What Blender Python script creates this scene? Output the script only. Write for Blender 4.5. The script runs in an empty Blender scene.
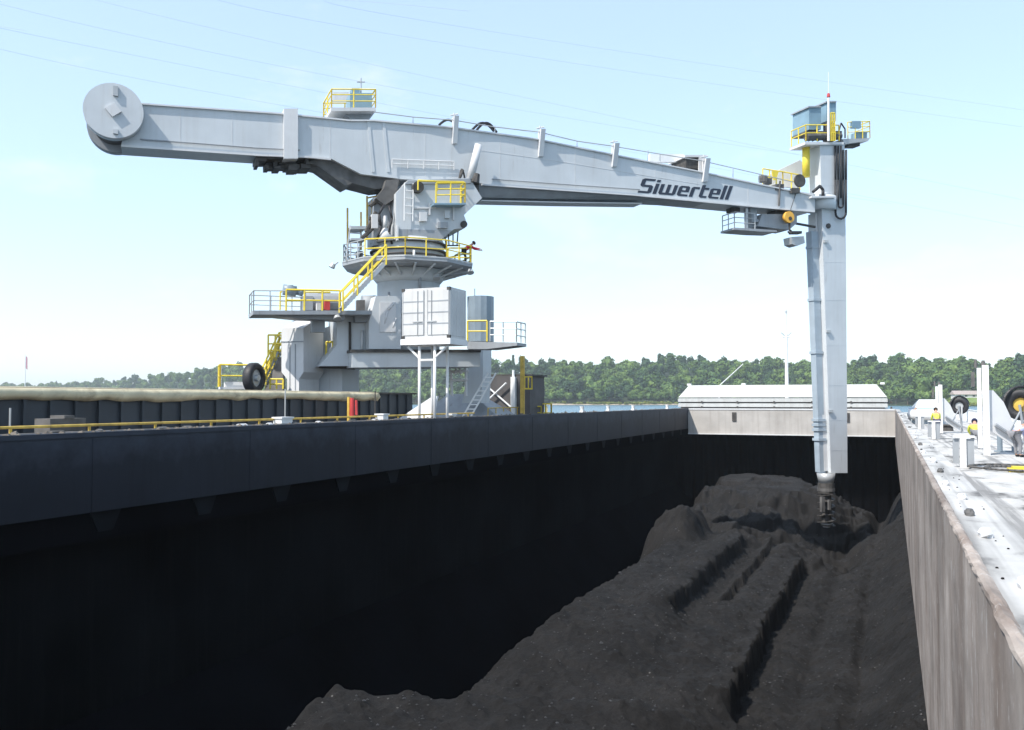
import bpy, bmesh, math, random
import numpy as np
from mathutils import Vector, Matrix
random.seed(7); rng = np.random.default_rng(11)
V = Vector; R_ = math.radians; PI = math.pi
sc = bpy.context.scene; COL = sc.collection

# ------------------------------------------------------------ camera, sky, sun
F = 900.0; EYE = 5.5; HY = 400.0
TH = math.atan(378 / F); PIT = math.atan((HY - 365) / F)
cs, sn = math.cos(TH), math.sin(TH)
RIGHT = V((cs, sn, 0)); HEAD = V((-sn, cs, 0))
FWD = HEAD * math.cos(PIT) + V((0, 0, 1)) * math.sin(PIT)
UP = RIGHT.cross(FWD)
CAM = V((0, 0, EYE))
cd = bpy.data.cameras.new('camera'); cam = bpy.data.objects.new('camera', cd); COL.objects.link(cam)
m3 = Matrix((RIGHT, UP, -FWD)).transposed()
cam.matrix_world = Matrix.Translation(CAM) @ m3.to_4x4()
cd.sensor_width = 36; cd.lens = F / 1024 * 36; cd.clip_start = 0.05; cd.clip_end = 9000
sc.camera = cam

EL = R_(50); SA, SB = 0.45, 0.893
SUN = V((-SA * math.cos(EL), -SB * math.cos(EL), math.sin(EL))).normalized()
w = bpy.data.worlds.new('World'); sc.world = w; w.use_nodes = True
nt = w.node_tree; bg = nt.nodes['Background']
sky = nt.nodes.new('ShaderNodeTexSky'); sky.sky_type = 'NISHITA'; sky.sun_disc = False
sky.sun_elevation = EL; sky.sun_rotation = math.atan2(SUN.x, SUN.y)
sky.air_density = 1.0; sky.dust_density = 0.8; sky.ozone_density = 1.0
mx = nt.nodes.new('ShaderNodeMix'); mx.data_type = 'RGBA'; mx.blend_type = 'MULTIPLY'
mx.inputs[0].default_value = 1.0; mx.inputs[7].default_value = (1.05, 1.06, 1.12, 1)
hz0 = nt.nodes.new('ShaderNodeMix'); hz0.data_type = 'RGBA'; hz0.inputs[0].default_value = 0.45; hz0.inputs[7].default_value = (2.95, 3.7, 3.95, 1)
nt.links.new(sky.outputs[0], hz0.inputs[6])
wc = nt.nodes.new('ShaderNodeTexCoord'); wm_ = nt.nodes.new('ShaderNodeMapping'); wm_.inputs['Scale'].default_value = (3, 3, 8); nt.links.new(wc.outputs['Generated'], wm_.inputs[0])
wn = nt.nodes.new('ShaderNodeTexNoise'); wn.inputs['Scale'].default_value = 1.3; wn.inputs['Detail'].default_value = 7; wn.inputs['Roughness'].default_value = .6; nt.links.new(wm_.outputs[0], wn.inputs['Vector'])
wr = nt.nodes.new('ShaderNodeMapRange'); wr.inputs[1].default_value = .56; wr.inputs[2].default_value = .80; wr.inputs[4].default_value = .7; nt.links.new(wn.outputs[0], wr.inputs[0])
wx = nt.nodes.new('ShaderNodeMix'); wx.data_type = 'RGBA'; nt.links.new(wr.outputs[0], wx.inputs[0]); nt.links.new(hz0.outputs[2], wx.inputs[6]); wx.inputs[7].default_value = (3.9, 4.0, 4.0, 1)
nt.links.new(wx.outputs[2], mx.inputs[6]); nt.links.new(mx.outputs[2], bg.inputs[0])   # thin bright summer haze over the whole sky
bg.inputs[1].default_value = 0.15
ld = bpy.data.lights.new('sun', 'SUN'); lo = bpy.data.objects.new('sun', ld); COL.objects.link(lo)
ld.energy = 3.4; ld.angle = R_(0.5); ld.color = (1.0, 0.95, 0.88)
lo.rotation_euler = (-SUN).to_track_quat('-Z', 'Y').to_euler(); lo.location = (0, 0, 60)
sc.view_settings.view_transform = 'Standard'; sc.view_settings.look = 'None'
sc.view_settings.gamma = 1; sc.view_settings.exposure = 0.87
sc.cycles.max_bounces = 6; sc.cycles.volume_bounces = 0

# ------------------------------------------------------------ pixel <-> place
def ray(px, py): return FWD + RIGHT * ((px - 512) / F) - UP * ((py - 365) / F)
def at(px, py, Z):
    d = ray(px, py); return CAM + d * (Z / d.dot(HEAD))
def onz(px, py, z):
    d = ray(px, py); return CAM + d * ((z - EYE) / d.z)
def onp(px, py, P, n):
    d = ray(px, py); return CAM + d * ((P - CAM).dot(n) / d.dot(n))

# ------------------------------------------------------------ materials
def mat(name, base, rough=0.6, metal=0.0, var=0.25, vscale=1.0, streak=0.0, dirt=(0.12, 0.09, 0.07), bump=0.0, bscale=20, spec=0.4, dirtamt=0.0):
    m = bpy.data.materials.new(name); m.use_nodes = True; n = m.node_tree.nodes; l = m.node_tree.links
    p = n['Principled BSDF']; p.inputs['Roughness'].default_value = rough; p.inputs['Metallic'].default_value = metal
    p.inputs['Specular IOR Level'].default_value = spec
    tc = n.new('ShaderNodeTexCoord')
    nz = n.new('ShaderNodeTexNoise'); nz.inputs['Scale'].default_value = vscale; nz.inputs['Detail'].default_value = 6
    l.new(tc.outputs['Object'], nz.inputs['Vector'])
    mr = n.new('ShaderNodeMapRange'); mr.inputs[1].default_value = 0.3; mr.inputs[2].default_value = 0.7
    mr.inputs[3].default_value = 1 - var; mr.inputs[4].default_value = 1 + var * 0.4
    l.new(nz.outputs[0], mr.inputs[0])
    vm = n.new('ShaderNodeVectorMath'); vm.operation = 'SCALE'; vm.inputs[0].default_value = base[:3]
    l.new(mr.outputs[0], vm.inputs['Scale']); col = vm.outputs[0]
    if streak > 0 or dirtamt > 0:
        mp = n.new('ShaderNodeMapping'); mp.inputs['Scale'].default_value = (2.2, 2.2, 0.12) if streak > 0 else (0.8, 0.8, 0.8)
        l.new(tc.outputs['Object'], mp.inputs[0])
        n2 = n.new('ShaderNodeTexNoise'); n2.inputs['Scale'].default_value = 1.3; n2.inputs['Detail'].default_value = 7; n2.inputs['Roughness'].default_value = .65
        l.new(mp.outputs[0], n2.inputs['Vector'])
        m2 = n.new('ShaderNodeMapRange'); m2.inputs[1].default_value = 0.5; m2.inputs[2].default_value = 0.75
        m2.inputs[3].default_value = 0; m2.inputs[4].default_value = max(streak, dirtamt)
        l.new(n2.outputs[0], m2.inputs[0])
        mm = n.new('ShaderNodeMix'); mm.data_type = 'RGBA'; l.new(m2.outputs[0], mm.inputs[0]); l.new(col, mm.inputs[6])
        mm.inputs[7].default_value = (*dirt, 1); col = mm.outputs[2]
    l.new(col, p.inputs['Base Color'])
    if bump:
        b = n.new('ShaderNodeBump'); b.inputs['Strength'].default_value = bump; b.inputs['Distance'].default_value = 0.05
        n3 = n.new('ShaderNodeTexNoise'); n3.inputs['Scale'].default_value = bscale; n3.inputs['Detail'].default_value = 5
        l.new(tc.outputs['Object'], n3.inputs['Vector']); l.new(n3.outputs[0], b.inputs['Height']); l.new(b.outputs[0], p.inputs['Normal'])
    return m
M = {}
M['paint'] = mat('grey_paint', (.53, .555, .57), .5, var=.10, vscale=.5, streak=.22, dirt=(.36, .345, .32), bump=.1, bscale=1.2)
M['palepaint'] = mat('pale_paint', (.60, .60, .60), .5, var=.08, streak=.2, dirt=(.42, .38, .33))
M['white'] = mat('white_paint', (.72, .72, .71), .5, var=.08, streak=.2, dirt=(.5, .42, .35))
M['midgrey'] = mat('mid_grey_paint', (.30, .32, .34), .55, var=.15, streak=.35, dirt=(.19, .18, .17))
M['dark'] = mat('dark_machinery', (.07, .065, .06), .7, var=.5, vscale=3)
M['grime'] = mat('grimy_steel', (.12, .115, .11), .7, var=.5, vscale=1.5)
M['blue'] = mat('blue_grey_paint', (.20, .31, .38), .5, var=.12, streak=.2, dirt=(.15, .18, .2))
M['paleblue'] = mat('galvanised_pipe', (.42, .52, .60), .45, var=.15)
M['duct'] = mat('duct_paint', (.34, .40, .45), .5, var=.15, streak=.3, dirt=(.2, .2, .2))
M['yellow'] = mat('yellow_paint', (.75, .58, .06), .5, var=.15, vscale=3)
M['ochre'] = mat('ochre_paint', (.62, .42, .08), .6, var=.35, vscale=3, streak=.4, dirt=(.2, .12, .05))
M['orange'] = mat('orange_paint', (.75, .40, .06), .5, var=.15)
M['rubber'] = mat('black_rubber', (.025, .025, .028), .55, var=.3)
M['ink'] = mat('navy_lettering', (.022, .03, .05), .5, var=.05)
M['galv'] = mat('galvanised_steel', (.45, .46, .46), .45, metal=.3, var=.2)
M['hull'] = mat('dark_hull_steel', (.024, .027, .036), .55, var=.3, vscale=.35, streak=.55, dirt=(.012, .012, .015), bump=.3, bscale=1.0, spec=.15)
M['ribs'] = mat('ribbed_dark_steel', (.032, .04, .05), .6, var=.3, vscale=.6, streak=.4, dirt=(.03, .028, .028))
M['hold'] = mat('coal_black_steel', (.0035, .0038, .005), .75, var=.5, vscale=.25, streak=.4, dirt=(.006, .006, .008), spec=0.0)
M['red'] = mat('red_paint', (.55, .06, .06), .5, var=.3)
M['cream'] = mat('weathered_cream_canvas', (.62, .55, .38), .8, var=.25, vscale=1.0, dirtamt=.85, dirt=(.22, .17, .11), bump=.5, bscale=3)
M['tank'] = mat('tank_blue', (.22, .27, .31), .4, var=.2)
M['shed'] = mat('dark_shed_cladding', (.09, .085, .085), .7, var=.3, streak=.3)
M['skin'] = mat('skin', (.45, .27, .19), .5, var=.05)
M['trunk'] = mat('bark', (.12, .09, .06), .9, var=.3)
M['roof'] = mat('house_roof', (.38, .32, .29), .8, var=.15)

def coal_mat():
    m = bpy.data.materials.new('coal'); m.use_nodes = True; n = m.node_tree.nodes; l = m.node_tree.links
    p = n['Principled BSDF']; p.inputs['Roughness'].default_value = .85; p.inputs['Specular IOR Level'].default_value = .2
    tc = n.new('ShaderNodeTexCoord')
    def noise(s, d=5, r=.6):
        x = n.new('ShaderNodeTexNoise'); x.inputs['Scale'].default_value = s; x.inputs['Detail'].default_value = d; x.inputs['Roughness'].default_value = r
        l.new(tc.outputs['Object'], x.inputs['Vector']); return x
    a = noise(.5); b = noise(16, 8, .8)
    cr = n.new('ShaderNodeValToRGB'); cr.color_ramp.elements[0].position = .3; cr.color_ramp.elements[0].color = (.0100, .0094, .0092, 1)
    cr.color_ramp.elements[1].position = .72; cr.color_ramp.elements[1].color = (.0245, .0230, .0224, 1)
    l.new(a.outputs[0], cr.inputs[0])
    c2 = n.new('ShaderNodeMapRange'); c2.inputs[1].default_value = .3; c2.inputs[2].default_value = .75; c2.inputs[3].default_value = .3; c2.inputs[4].default_value = 1.8
    l.new(b.outputs[0], c2.inputs[0])
    vm = n.new('ShaderNodeVectorMath'); vm.operation = 'SCALE'; l.new(cr.outputs[0], vm.inputs[0]); l.new(c2.outputs[0], vm.inputs['Scale'])
    vo = n.new('ShaderNodeTexVoronoi'); vo.inputs['Scale'].default_value = 7.0; l.new(tc.outputs['Object'], vo.inputs['Vector'])
    lt = n.new('ShaderNodeMath'); lt.operation = 'LESS_THAN'; lt.inputs[1].default_value = .22; l.new(vo.outputs['Distance'], lt.inputs[0])
    sp = n.new('ShaderNodeSeparateColor'); l.new(vo.outputs['Color'], sp.inputs[0])
    gt = n.new('ShaderNodeMath'); gt.operation = 'GREATER_THAN'; gt.inputs[1].default_value = .965; l.new(sp.outputs[0], gt.inputs[0])
    big = n.new('ShaderNodeMapRange'); big.inputs[1].default_value = .45; big.inputs[2].default_value = .65; l.new(noise(.35, 2).outputs[0], big.inputs[0])
    mu = n.new('ShaderNodeMath'); mu.operation = 'MULTIPLY'; l.new(lt.outputs[0], mu.inputs[0]); l.new(gt.outputs[0], mu.inputs[1])
    mu2 = n.new('ShaderNodeMath'); mu2.operation = 'MULTIPLY'; l.new(mu.outputs[0], mu2.inputs[0]); l.new(big.outputs[0], mu2.inputs[1])
    mm = n.new('ShaderNodeMix'); mm.data_type = 'RGBA'; l.new(mu2.outputs[0], mm.inputs[0]); l.new(vm.outputs[0], mm.inputs[6]); mm.inputs[7].default_value = (.22, .21, .20, 1)
    l.new(mm.outputs[2], p.inputs['Base Color'])
    bp = n.new('ShaderNodeBump'); bp.inputs['Strength'].default_value = .9; bp.inputs['Distance'].default_value = .12; l.new(noise(9, 10, .85).outputs[0], bp.inputs['Height'])
    l.new(bp.outputs[0], p.inputs['Normal']); return m
def add_runs(m, colr, amt, sc_):
    n = m.node_tree.nodes; l = m.node_tree.links; p = n['Principled BSDF']; old = p.inputs['Base Color'].links[0].from_socket
    tc = n.new('ShaderNodeTexCoord'); mp = n.new('ShaderNodeMapping'); mp.inputs['Scale'].default_value = (sc_, sc_, .25); l.new(tc.outputs['Object'], mp.inputs[0])
    a = n.new('ShaderNodeTexNoise'); a.inputs['Scale'].default_value = 1; a.inputs['Detail'].default_value = 8; a.inputs['Roughness'].default_value = .75; l.new(mp.outputs[0], a.inputs['Vector'])
    mr = n.new('ShaderNodeMapRange'); mr.inputs[1].default_value = .60; mr.inputs[2].default_value = .72; mr.inputs[4].default_value = amt; l.new(a.outputs[0], mr.inputs[0])
    mm = n.new('ShaderNodeMix'); mm.data_type = 'RGBA'; l.new(mr.outputs[0], mm.inputs[0]); l.new(old, mm.inputs[6]); mm.inputs[7].default_value = (*colr, 1); l.new(mm.outputs[2], p.inputs['Base Color'])
add_runs(M['paint'], (.26, .22, .18), .55, 2.6); add_runs(M['palepaint'], (.30, .24, .18), .5, 2.6); add_runs(M['midgrey'], (.12, .10, .08), .6, 2.2)
M['coal'] = coal_mat()
def worn_hull():
    m = mat('worn_dark_hull', (.015, .018, .026), .55, var=.3, vscale=.35, streak=.5, dirt=(.008, .008, .011), bump=.3, bscale=1.0, spec=.15)
    n = m.node_tree.nodes; l = m.node_tree.links; p = n['Principled BSDF']; old = p.inputs['Base Color'].links[0].from_socket
    ge = n.new('ShaderNodeNewGeometry'); sx = n.new('ShaderNodeSeparateXYZ'); l.new(ge.outputs['Position'], sx.inputs[0])
    nz = n.new('ShaderNodeTexNoise'); nz.inputs['Scale'].default_value = .9; nz.inputs['Detail'].default_value = 7; nz.inputs['Roughness'].default_value = .65; l.new(ge.outputs['Position'], nz.inputs['Vector'])
    ad = n.new('ShaderNodeMath'); ad.operation = 'MULTIPLY_ADD'; ad.inputs[1].default_value = 2.4; l.new(nz.outputs[0], ad.inputs[0]); l.new(sx.outputs[2], ad.inputs[2])
    mr = n.new('ShaderNodeMapRange'); mr.inputs[1].default_value = 4.6; mr.inputs[2].default_value = 5.6; mr.inputs[4].default_value = .8; l.new(ad.outputs[0], mr.inputs[0])
    mm = n.new('ShaderNodeMix'); mm.data_type = 'RGBA'; l.new(mr.outputs[0], mm.inputs[0]); l.new(old, mm.inputs[6]); mm.inputs[7].default_value = (.042, .050, .068, 1); l.new(mm.outputs[2], p.inputs['Base Color']); return m
M['wornhull'] = worn_hull()
M['endwall'] = mat('pale_end_wall', (.44, .415, .385), .8, var=.2, vscale=.4, streak=.5, dirt=(.25, .22, .19), bump=.3, bscale=2)
M['cover'] = mat('hatch_cover_paint', (.44, .45, .44), .5, var=.12, streak=.4, dirt=(.28, .25, .22))
M['bracket'] = mat('bracket_steel', (.010, .012, .015), .8, var=.4, spec=.05)
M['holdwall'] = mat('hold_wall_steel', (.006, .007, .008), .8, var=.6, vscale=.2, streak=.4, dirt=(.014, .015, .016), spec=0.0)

def rust_wall_mat():
    # dusty grey painted steel with vertical rust and coal-dust streaks
    m = bpy.data.materials.new('streaked_coaming'); m.use_nodes = True; n = m.node_tree.nodes; l = m.node_tree.links
    p = n['Principled BSDF']; p.inputs['Roughness'].default_value = .75; p.inputs['Specular IOR Level'].default_value = .25
    tc = n.new('ShaderNodeTexCoord')
    def noise(s, sx=(1, 1, 1), d=6, r=.6):
        mp = n.new('ShaderNodeMapping'); mp.inputs['Scale'].default_value = sx; l.new(tc.outputs['Object'], mp.inputs[0])
        x = n.new('ShaderNodeTexNoise'); x.inputs['Scale'].default_value = s; x.inputs['Detail'].default_value = d; x.inputs['Roughness'].default_value = r
        l.new(mp.outputs[0], x.inputs['Vector']); return x
    st = noise(1.1, (1, 1, .22), 9, .62); bl = noise(.6); fi = noise(9, (1, 1, .4), 8, .75)
    cr = n.new('ShaderNodeValToRGB'); e = cr.color_ramp.elements
    e[0].position = .3; e[0].color = (.20, .15, .12, 1); e[1].position = .7; e[1].color = (.42, .365, .32, 1)
    e.new(.5).color = (.32, .27, .235, 1); l.new(st.outputs[0], cr.inputs[0])
    r2 = n.new('ShaderNodeMapRange'); r2.inputs[1].default_value = .55; r2.inputs[2].default_value = .75; r2.inputs[4].default_value = .55; l.new(bl.outputs[0], r2.inputs[0])
    mm = n.new('ShaderNodeMix'); mm.data_type = 'RGBA'; l.new(r2.outputs[0], mm.inputs[0]); l.new(cr.outputs[0], mm.inputs[6]); mm.inputs[7].default_value = (.20, .15, .12, 1)
    r3 = n.new('ShaderNodeMapRange'); r3.inputs[1].default_value = .57; r3.inputs[2].default_value = .61; r3.inputs[4].default_value = .7; l.new(fi.outputs[0], r3.inputs[0])
    m4 = n.new('ShaderNodeMix'); m4.data_type = 'RGBA'; l.new(r3.outputs[0], m4.inputs[0]); l.new(mm.outputs[2], m4.inputs[6]); m4.inputs[7].default_value = (.48, .45, .42, 1)
    l.new(m4.outputs[2], p.inputs['Base Color'])
    pa = n.new('ShaderNodeMapRange'); pa.inputs[1].default_value = .35; pa.inputs[2].default_value = .68; pa.inputs[3].default_value = .62; pa.inputs[4].default_value = 1.25
    l.new(noise(.9, (1, .55, .8), 7, .7).outputs[0], pa.inputs[0]); vs_ = n.new('ShaderNodeVectorMath'); vs_.operation = 'SCALE'; l.new(m4.outputs[2], vs_.inputs[0]); l.new(pa.outputs[0], vs_.inputs['Scale']); l.new(vs_.outputs[0], p.inputs['Base Color'])
    b = n.new('ShaderNodeBump'); b.inputs['Strength'].default_value = .35; b.inputs['Distance'].default_value = .03; l.new(fi.outputs[0], b.inputs['Height']); l.new(b.outputs[0], p.inputs['Normal'])
    return m
M['rust'] = rust_wall_mat()

def deck_mat():
    m = bpy.data.materials.new('dusty_deck'); m.use_nodes = True; n = m.node_tree.nodes; l = m.node_tree.links
    p = n['Principled BSDF']; p.inputs['Roughness'].default_value = .8
    tc = n.new('ShaderNodeTexCoord')
    def noise(s, sx=(1, 1, 1), d=6, r=.6):
        mp = n.new('ShaderNodeMapping'); mp.inputs['Scale'].default_value = sx; l.new(tc.outputs['Object'], mp.inputs[0])
        x = n.new('ShaderNodeTexNoise'); x.inputs['Scale'].default_value = s; x.inputs['Detail'].default_value = d; x.inputs['Roughness'].default_value = r
        l.new(mp.outputs[0], x.inputs['Vector']); return x
    a = noise(1.1, (1, .5, 1)); c = noise(1.0, (2.2, .06, 1), 4)
    cr = n.new('ShaderNodeValToRGB'); e = cr.color_ramp.elements
    e[0].position = .36; e[0].color = (.10, .095, .09, 1); e[1].position = .60; e[1].color = (.50, .49, .475, 1)
    e.new(.45).color = (.40, .39, .37, 1); l.new(a.outputs[0], cr.inputs[0])
    r = n.new('ShaderNodeMapRange'); r.inputs[1].default_value = .50; r.inputs[2].default_value = .60; r.inputs[4].default_value = .8; l.new(c.outputs[0], r.inputs[0])
    mm = n.new('ShaderNodeMix'); mm.data_type = 'RGBA'; l.new(r.outputs[0], mm.inputs[0]); l.new(cr.outputs[0], mm.inputs[6]); mm.inputs[7].default_value = (.17, .165, .16, 1)
    l.new(mm.outputs[2], p.inputs['Base Color']); return m
M['deck'] = deck_mat()

def leaf_mat(name, lo_c, hi_c, sc_=.06):
    m = bpy.data.materials.new(name); m.use_nodes = True; n = m.node_tree.nodes; l = m.node_tree.links
    p = n['Principled BSDF']; p.inputs['Roughness'].default_value = .7; p.inputs['Specular IOR Level'].default_value = .2
    ge = n.new('ShaderNodeNewGeometry')
    a = n.new('ShaderNodeTexNoise'); a.inputs['Scale'].default_value = sc_; a.inputs['Detail'].default_value = 5; a.inputs['Roughness'].default_value = .7
    l.new(ge.outputs['Position'], a.inputs['Vector'])
    cr = n.new('ShaderNodeValToRGB'); e = cr.color_ramp.elements; e[0].position = .35; e[0].color = (*lo_c, 1); e[1].position = .68; e[1].color = (*hi_c, 1)
    l.new(a.outputs[0], cr.inputs[0]); l.new(cr.outputs[0], p.inputs['Base Color']); return m
M['leaf'] = leaf_mat('foliage', (.03, .075, .022), (.15, .22, .048))
M['leafdark'] = leaf_mat('dark_foliage', (.018, .048, .02), (.05, .09, .032))
M['leafyel'] = leaf_mat('yellow_green_foliage', (.10, .14, .03), (.26, .28, .06))
M['grass'] = leaf_mat('shore_grass', (.10, .16, .04), (.22, .28, .08), .03)

def water_mat():
    m = bpy.data.materials.new('water'); m.use_nodes = True; n = m.node_tree.nodes; l = m.node_tree.links
    p = n['Principled BSDF']; p.inputs['Roughness'].default_value = .25; p.inputs['Base Color'].default_value = (.05, .13, .18, 1)
    tc = n.new('ShaderNodeTexCoord'); a = n.new('ShaderNodeTexNoise'); a.inputs['Scale'].default_value = .8; a.inputs['Detail'].default_value = 5
    l.new(tc.outputs['Object'], a.inputs['Vector']); b = n.new('ShaderNodeBump'); b.inputs['Strength'].default_value = .8; b.inputs['Distance'].default_value = .4
    l.new(a.outputs[0], b.inputs['Height']); l.new(b.outputs[0], p.inputs['Normal']); return m
M['water'] = water_mat()
M['shore'] = mat('shore_ground', (.03, .05, .02), .9, var=.4, vscale=.05)
M['rock'] = mat('shore_rock', (.34, .29, .22), .9, var=.4, vscale=.4)

# ------------------------------------------------------------ mesh helpers (all shapes given in world space)
class B:
    def __init__(s): s.v = []; s.f = []
    def hexa(s, p):      # bottom 4 then top 4
        i = len(s.v); s.v += [V(q) for q in p]
        s.f += [tuple(i + k for k in q) for q in ((0, 3, 2, 1), (4, 5, 6, 7), (0, 1, 5, 4), (1, 2, 6, 5), (2, 3, 7, 6), (3, 0, 4, 7))]; return s
    def box(s, x0, x1, y0, y1, z0, z1, fr=None):
        p = [V((x0, y0, z0)), V((x1, y0, z0)), V((x1, y1, z0)), V((x0, y1, z0)), V((x0, y0, z1)), V((x1, y0, z1)), V((x1, y1, z1)), V((x0, y1, z1))]
        return s.hexa([fr @ q for q in p] if fr else p)
    def prism(s, pts, d):
        n = len(pts); i = len(s.v); s.v += [V(p) for p in pts] + [V(p) + d for p in pts]
        s.f.append(tuple(range(i, i + n))); s.f.append(tuple(range(i + 2 * n - 1, i + n - 1, -1)))
        for k in range(n): s.f.append((i + k, i + n + k, i + n + (k + 1) % n, i + (k + 1) % n))
        return s
    def loft(s, rings, cap=True):
        n = len(rings[0]); i = len(s.v)
        for r in rings: s.v += [V(p) for p in r]
        for a in range(len(rings) - 1):
            for k in range(n):
                s.f.append((i + a * n + k, i + a * n + (k + 1) % n, i + (a + 1) * n + (k + 1) % n, i + (a + 1) * n + k))
        if cap:
            s.f.append(tuple(i + k for k in range(n - 1, -1, -1))); s.f.append(tuple(i + (len(rings) - 1) * n + k for k in range(n)))
        return s
    def cone(s, a, b, r0, r1, n=8, cap=True):
        a = V(a); b = V(b); d = (b - a)
        if d.length < 1e-6: return s
        d.normalize(); x = d.orthogonal().normalized(); y = d.cross(x)
        rg = lambda c, r: [c + (x * math.cos(2 * PI * k / n) + y * math.sin(2 * PI * k / n)) * r for k in range(n)]
        return s.loft([rg(a, r0), rg(b, r1)], cap)
    def tube(s, pts, r, n=6):
        for k in range(len(pts) - 1): s.cone(pts[k], pts[k + 1], r, r, n)
        return s
    def build(s, name, m, parent=None, smooth=False):
        me = bpy.data.meshes.new(name)
        inv = (wm(parent).inverted() if parent else Matrix.Identity(4))
        me.from_pydata([inv @ p for p in s.v], [], s.f); me.update()
        bm = bmesh.new(); bm.from_mesh(me); bmesh.ops.recalc_face_normals(bm, faces=bm.faces)
        if smooth:
            for f in bm.faces: f.smooth = len(f.verts) <= 4
        bm.to_mesh(me); bm.free()
        me.materials.append(M[m] if isinstance(m, str) else m)
        o = bpy.data.objects.new(name, me); COL.objects.link(o)
        if parent: o.parent = parent
        return o
WM = {}
def wm(o):
    mt = Matrix.Identity(4)
    while o: mt = WM.get(o.name, Matrix.Identity(4)) @ mt; o = o.parent
    return mt
def thing(name, label, cat, loc, rz=0, group=None):
    o = bpy.data.objects.new(name, None); COL.objects.link(o); o.location = loc; o.rotation_euler = (0, 0, rz)
    o.empty_display_size = .3
    WM[o.name] = Matrix.Translation(V(loc)) @ Matrix.Rotation(rz, 4, 'Z'); return tag(o, label, cat, group)
def tag(o, label, cat, group=None):
    o['label'] = label; o['category'] = cat
    if group: o['group'] = group
    return o
def struct(o, kind='structure'): o['kind'] = kind; return o
def single(b, name, m, base, label, cat, group=None, smooth=False):
    """a thing that is one mesh, its origin at its base"""
    o = b.build(name, m, None, smooth); base = V(base)
    o.data.transform(Matrix.Translation(-base)); o.location = base; return tag(o, label, cat, group)
def dup(root, loc, rz, label, group=None):
    r = root.copy(); COL.objects.link(r); r.location = loc; r.rotation_euler = (0, 0, rz); r['label'] = label
    WM[r.name] = Matrix.Translation(V(loc)) @ Matrix.Rotation(rz, 4, 'Z')
    for ch in list(root.children):
        c = ch.copy(); COL.objects.link(c); c.parent = r
        for g in list(ch.children):
            d = g.copy(); COL.objects.link(d); d.parent = c
    return r
def railing(b, pts, h=1.1, step=1.5, r=.03, mids=(.5,), up=V((0, 0, 1))):
    for k in range(len(pts) - 1):
        a, c = V(pts[k]), V(pts[k + 1]); n = max(1, round((c - a).length / step))
        for i in range(n + 1):
            q = a.lerp(c, i / n); b.cone(q, q + up * h, r, r, 5)
        b.cone(a + up * h, c + up * h, r, r, 5)
        for m_ in mids: b.cone(a + up * h * m_, c + up * h * m_, r * .8, r * .8, 5)
    return b
def ladder(b, a, c, wdir, wid=.5, r=.03, step=.35):
    a, c = V(a), V(c); n = max(2, int((c - a).length / step)); q = wdir.normalized() * wid * .5
    b.cone(a - q, c - q, r, r, 5); b.cone(a + q, c + q, r, r, 5)
    for i in range(1, n):
        p = a.lerp(c, i / n); b.cone(p - q, p + q, r * .8, r * .8, 4)
    return b

# ------------------------------------------------------------ noise
def vnoise(x, y, seed=0):
    xi = np.floor(x).astype(np.int64); yi = np.floor(y).astype(np.int64); fx = x - xi; fy = y - yi
    fx = fx * fx * (3 - 2 * fx); fy = fy * fy * (3 - 2 * fy)
    def h(a, b):
        q = (a * 374761393 + b * 668265263 + seed * 974634777) & 0x7fffffff
        q = ((q ^ (q >> 13)) * 1274126177) & 0x7fffffff
        return ((q ^ (q >> 16)) & 0xffff) / 65535.0
    return (h(xi, yi) * (1 - fx) + h(xi + 1, yi) * fx) * (1 - fy) + (h(xi, yi + 1) * (1 - fx) + h(xi + 1, yi + 1) * fx) * fy
def fbm(x, y, o=4, seed=0, g=.5):
    s = 0; a = 1; t = 0
    for k in range(o): s = s + a * vnoise(x * 2 ** k, y * 2 ** k, seed + k * 17); t += a; a *= g
    return s / t - .5
def sst(a, b, x): t = np.clip((x - a) / (b - a), 0, 1); return t * t * (3 - 2 * t)
def grid_mesh(name, X, Y, Zz, m, smooth=True):
    ny, nx = X.shape; me = bpy.data.meshes.new(name)
    co = np.stack([X, Y, Zz], -1).reshape(-1, 3); i = np.arange(ny * nx).reshape(ny, nx)
    q = np.stack([i[:-1, :-1], i[:-1, 1:], i[1:, 1:], i[1:, :-1]], -1).reshape(-1, 4)
    me.vertices.add(len(co)); me.vertices.foreach_set('co', co.ravel())
    me.loops.add(q.size); me.loops.foreach_set('vertex_index', q.ravel().astype(np.int32))
    me.polygons.add(len(q)); me.polygons.foreach_set('loop_start', np.arange(0, q.size, 4, dtype=np.int32))
    me.update(calc_edges=True); me.validate()
    if smooth: me.polygons.foreach_set('use_smooth', np.ones(len(q), bool))
    me.materials.append(M[m]); o = bpy.data.objects.new(name, me); COL.objects.link(o); return o

# ------------------------------------------------------------ water and shore
XL, XR = -26.3, 7.2          # ship side shell
TOP = 4.45; DK = 3.45        # coaming top, deck
YE = 112.3
def sheet(name, rects, z, m):
    b = B()
    for (x0, x1, y0, y1) in rects:
        i = len(b.v); b.v += [V((x0, y0, z)), V((x1, y0, z)), V((x1, y1, z)), V((x0, y1, z))]; b.f.append((i, i + 1, i + 2, i + 3))
    return b.build(name, m)
struct(sheet('water', [(-5000, XL, -600, 6000), (XR, 5000, -600, 6000), (XL, XR, -600, -12), (XL, XR, 165, 6000)], 0, 'water'))

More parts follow.
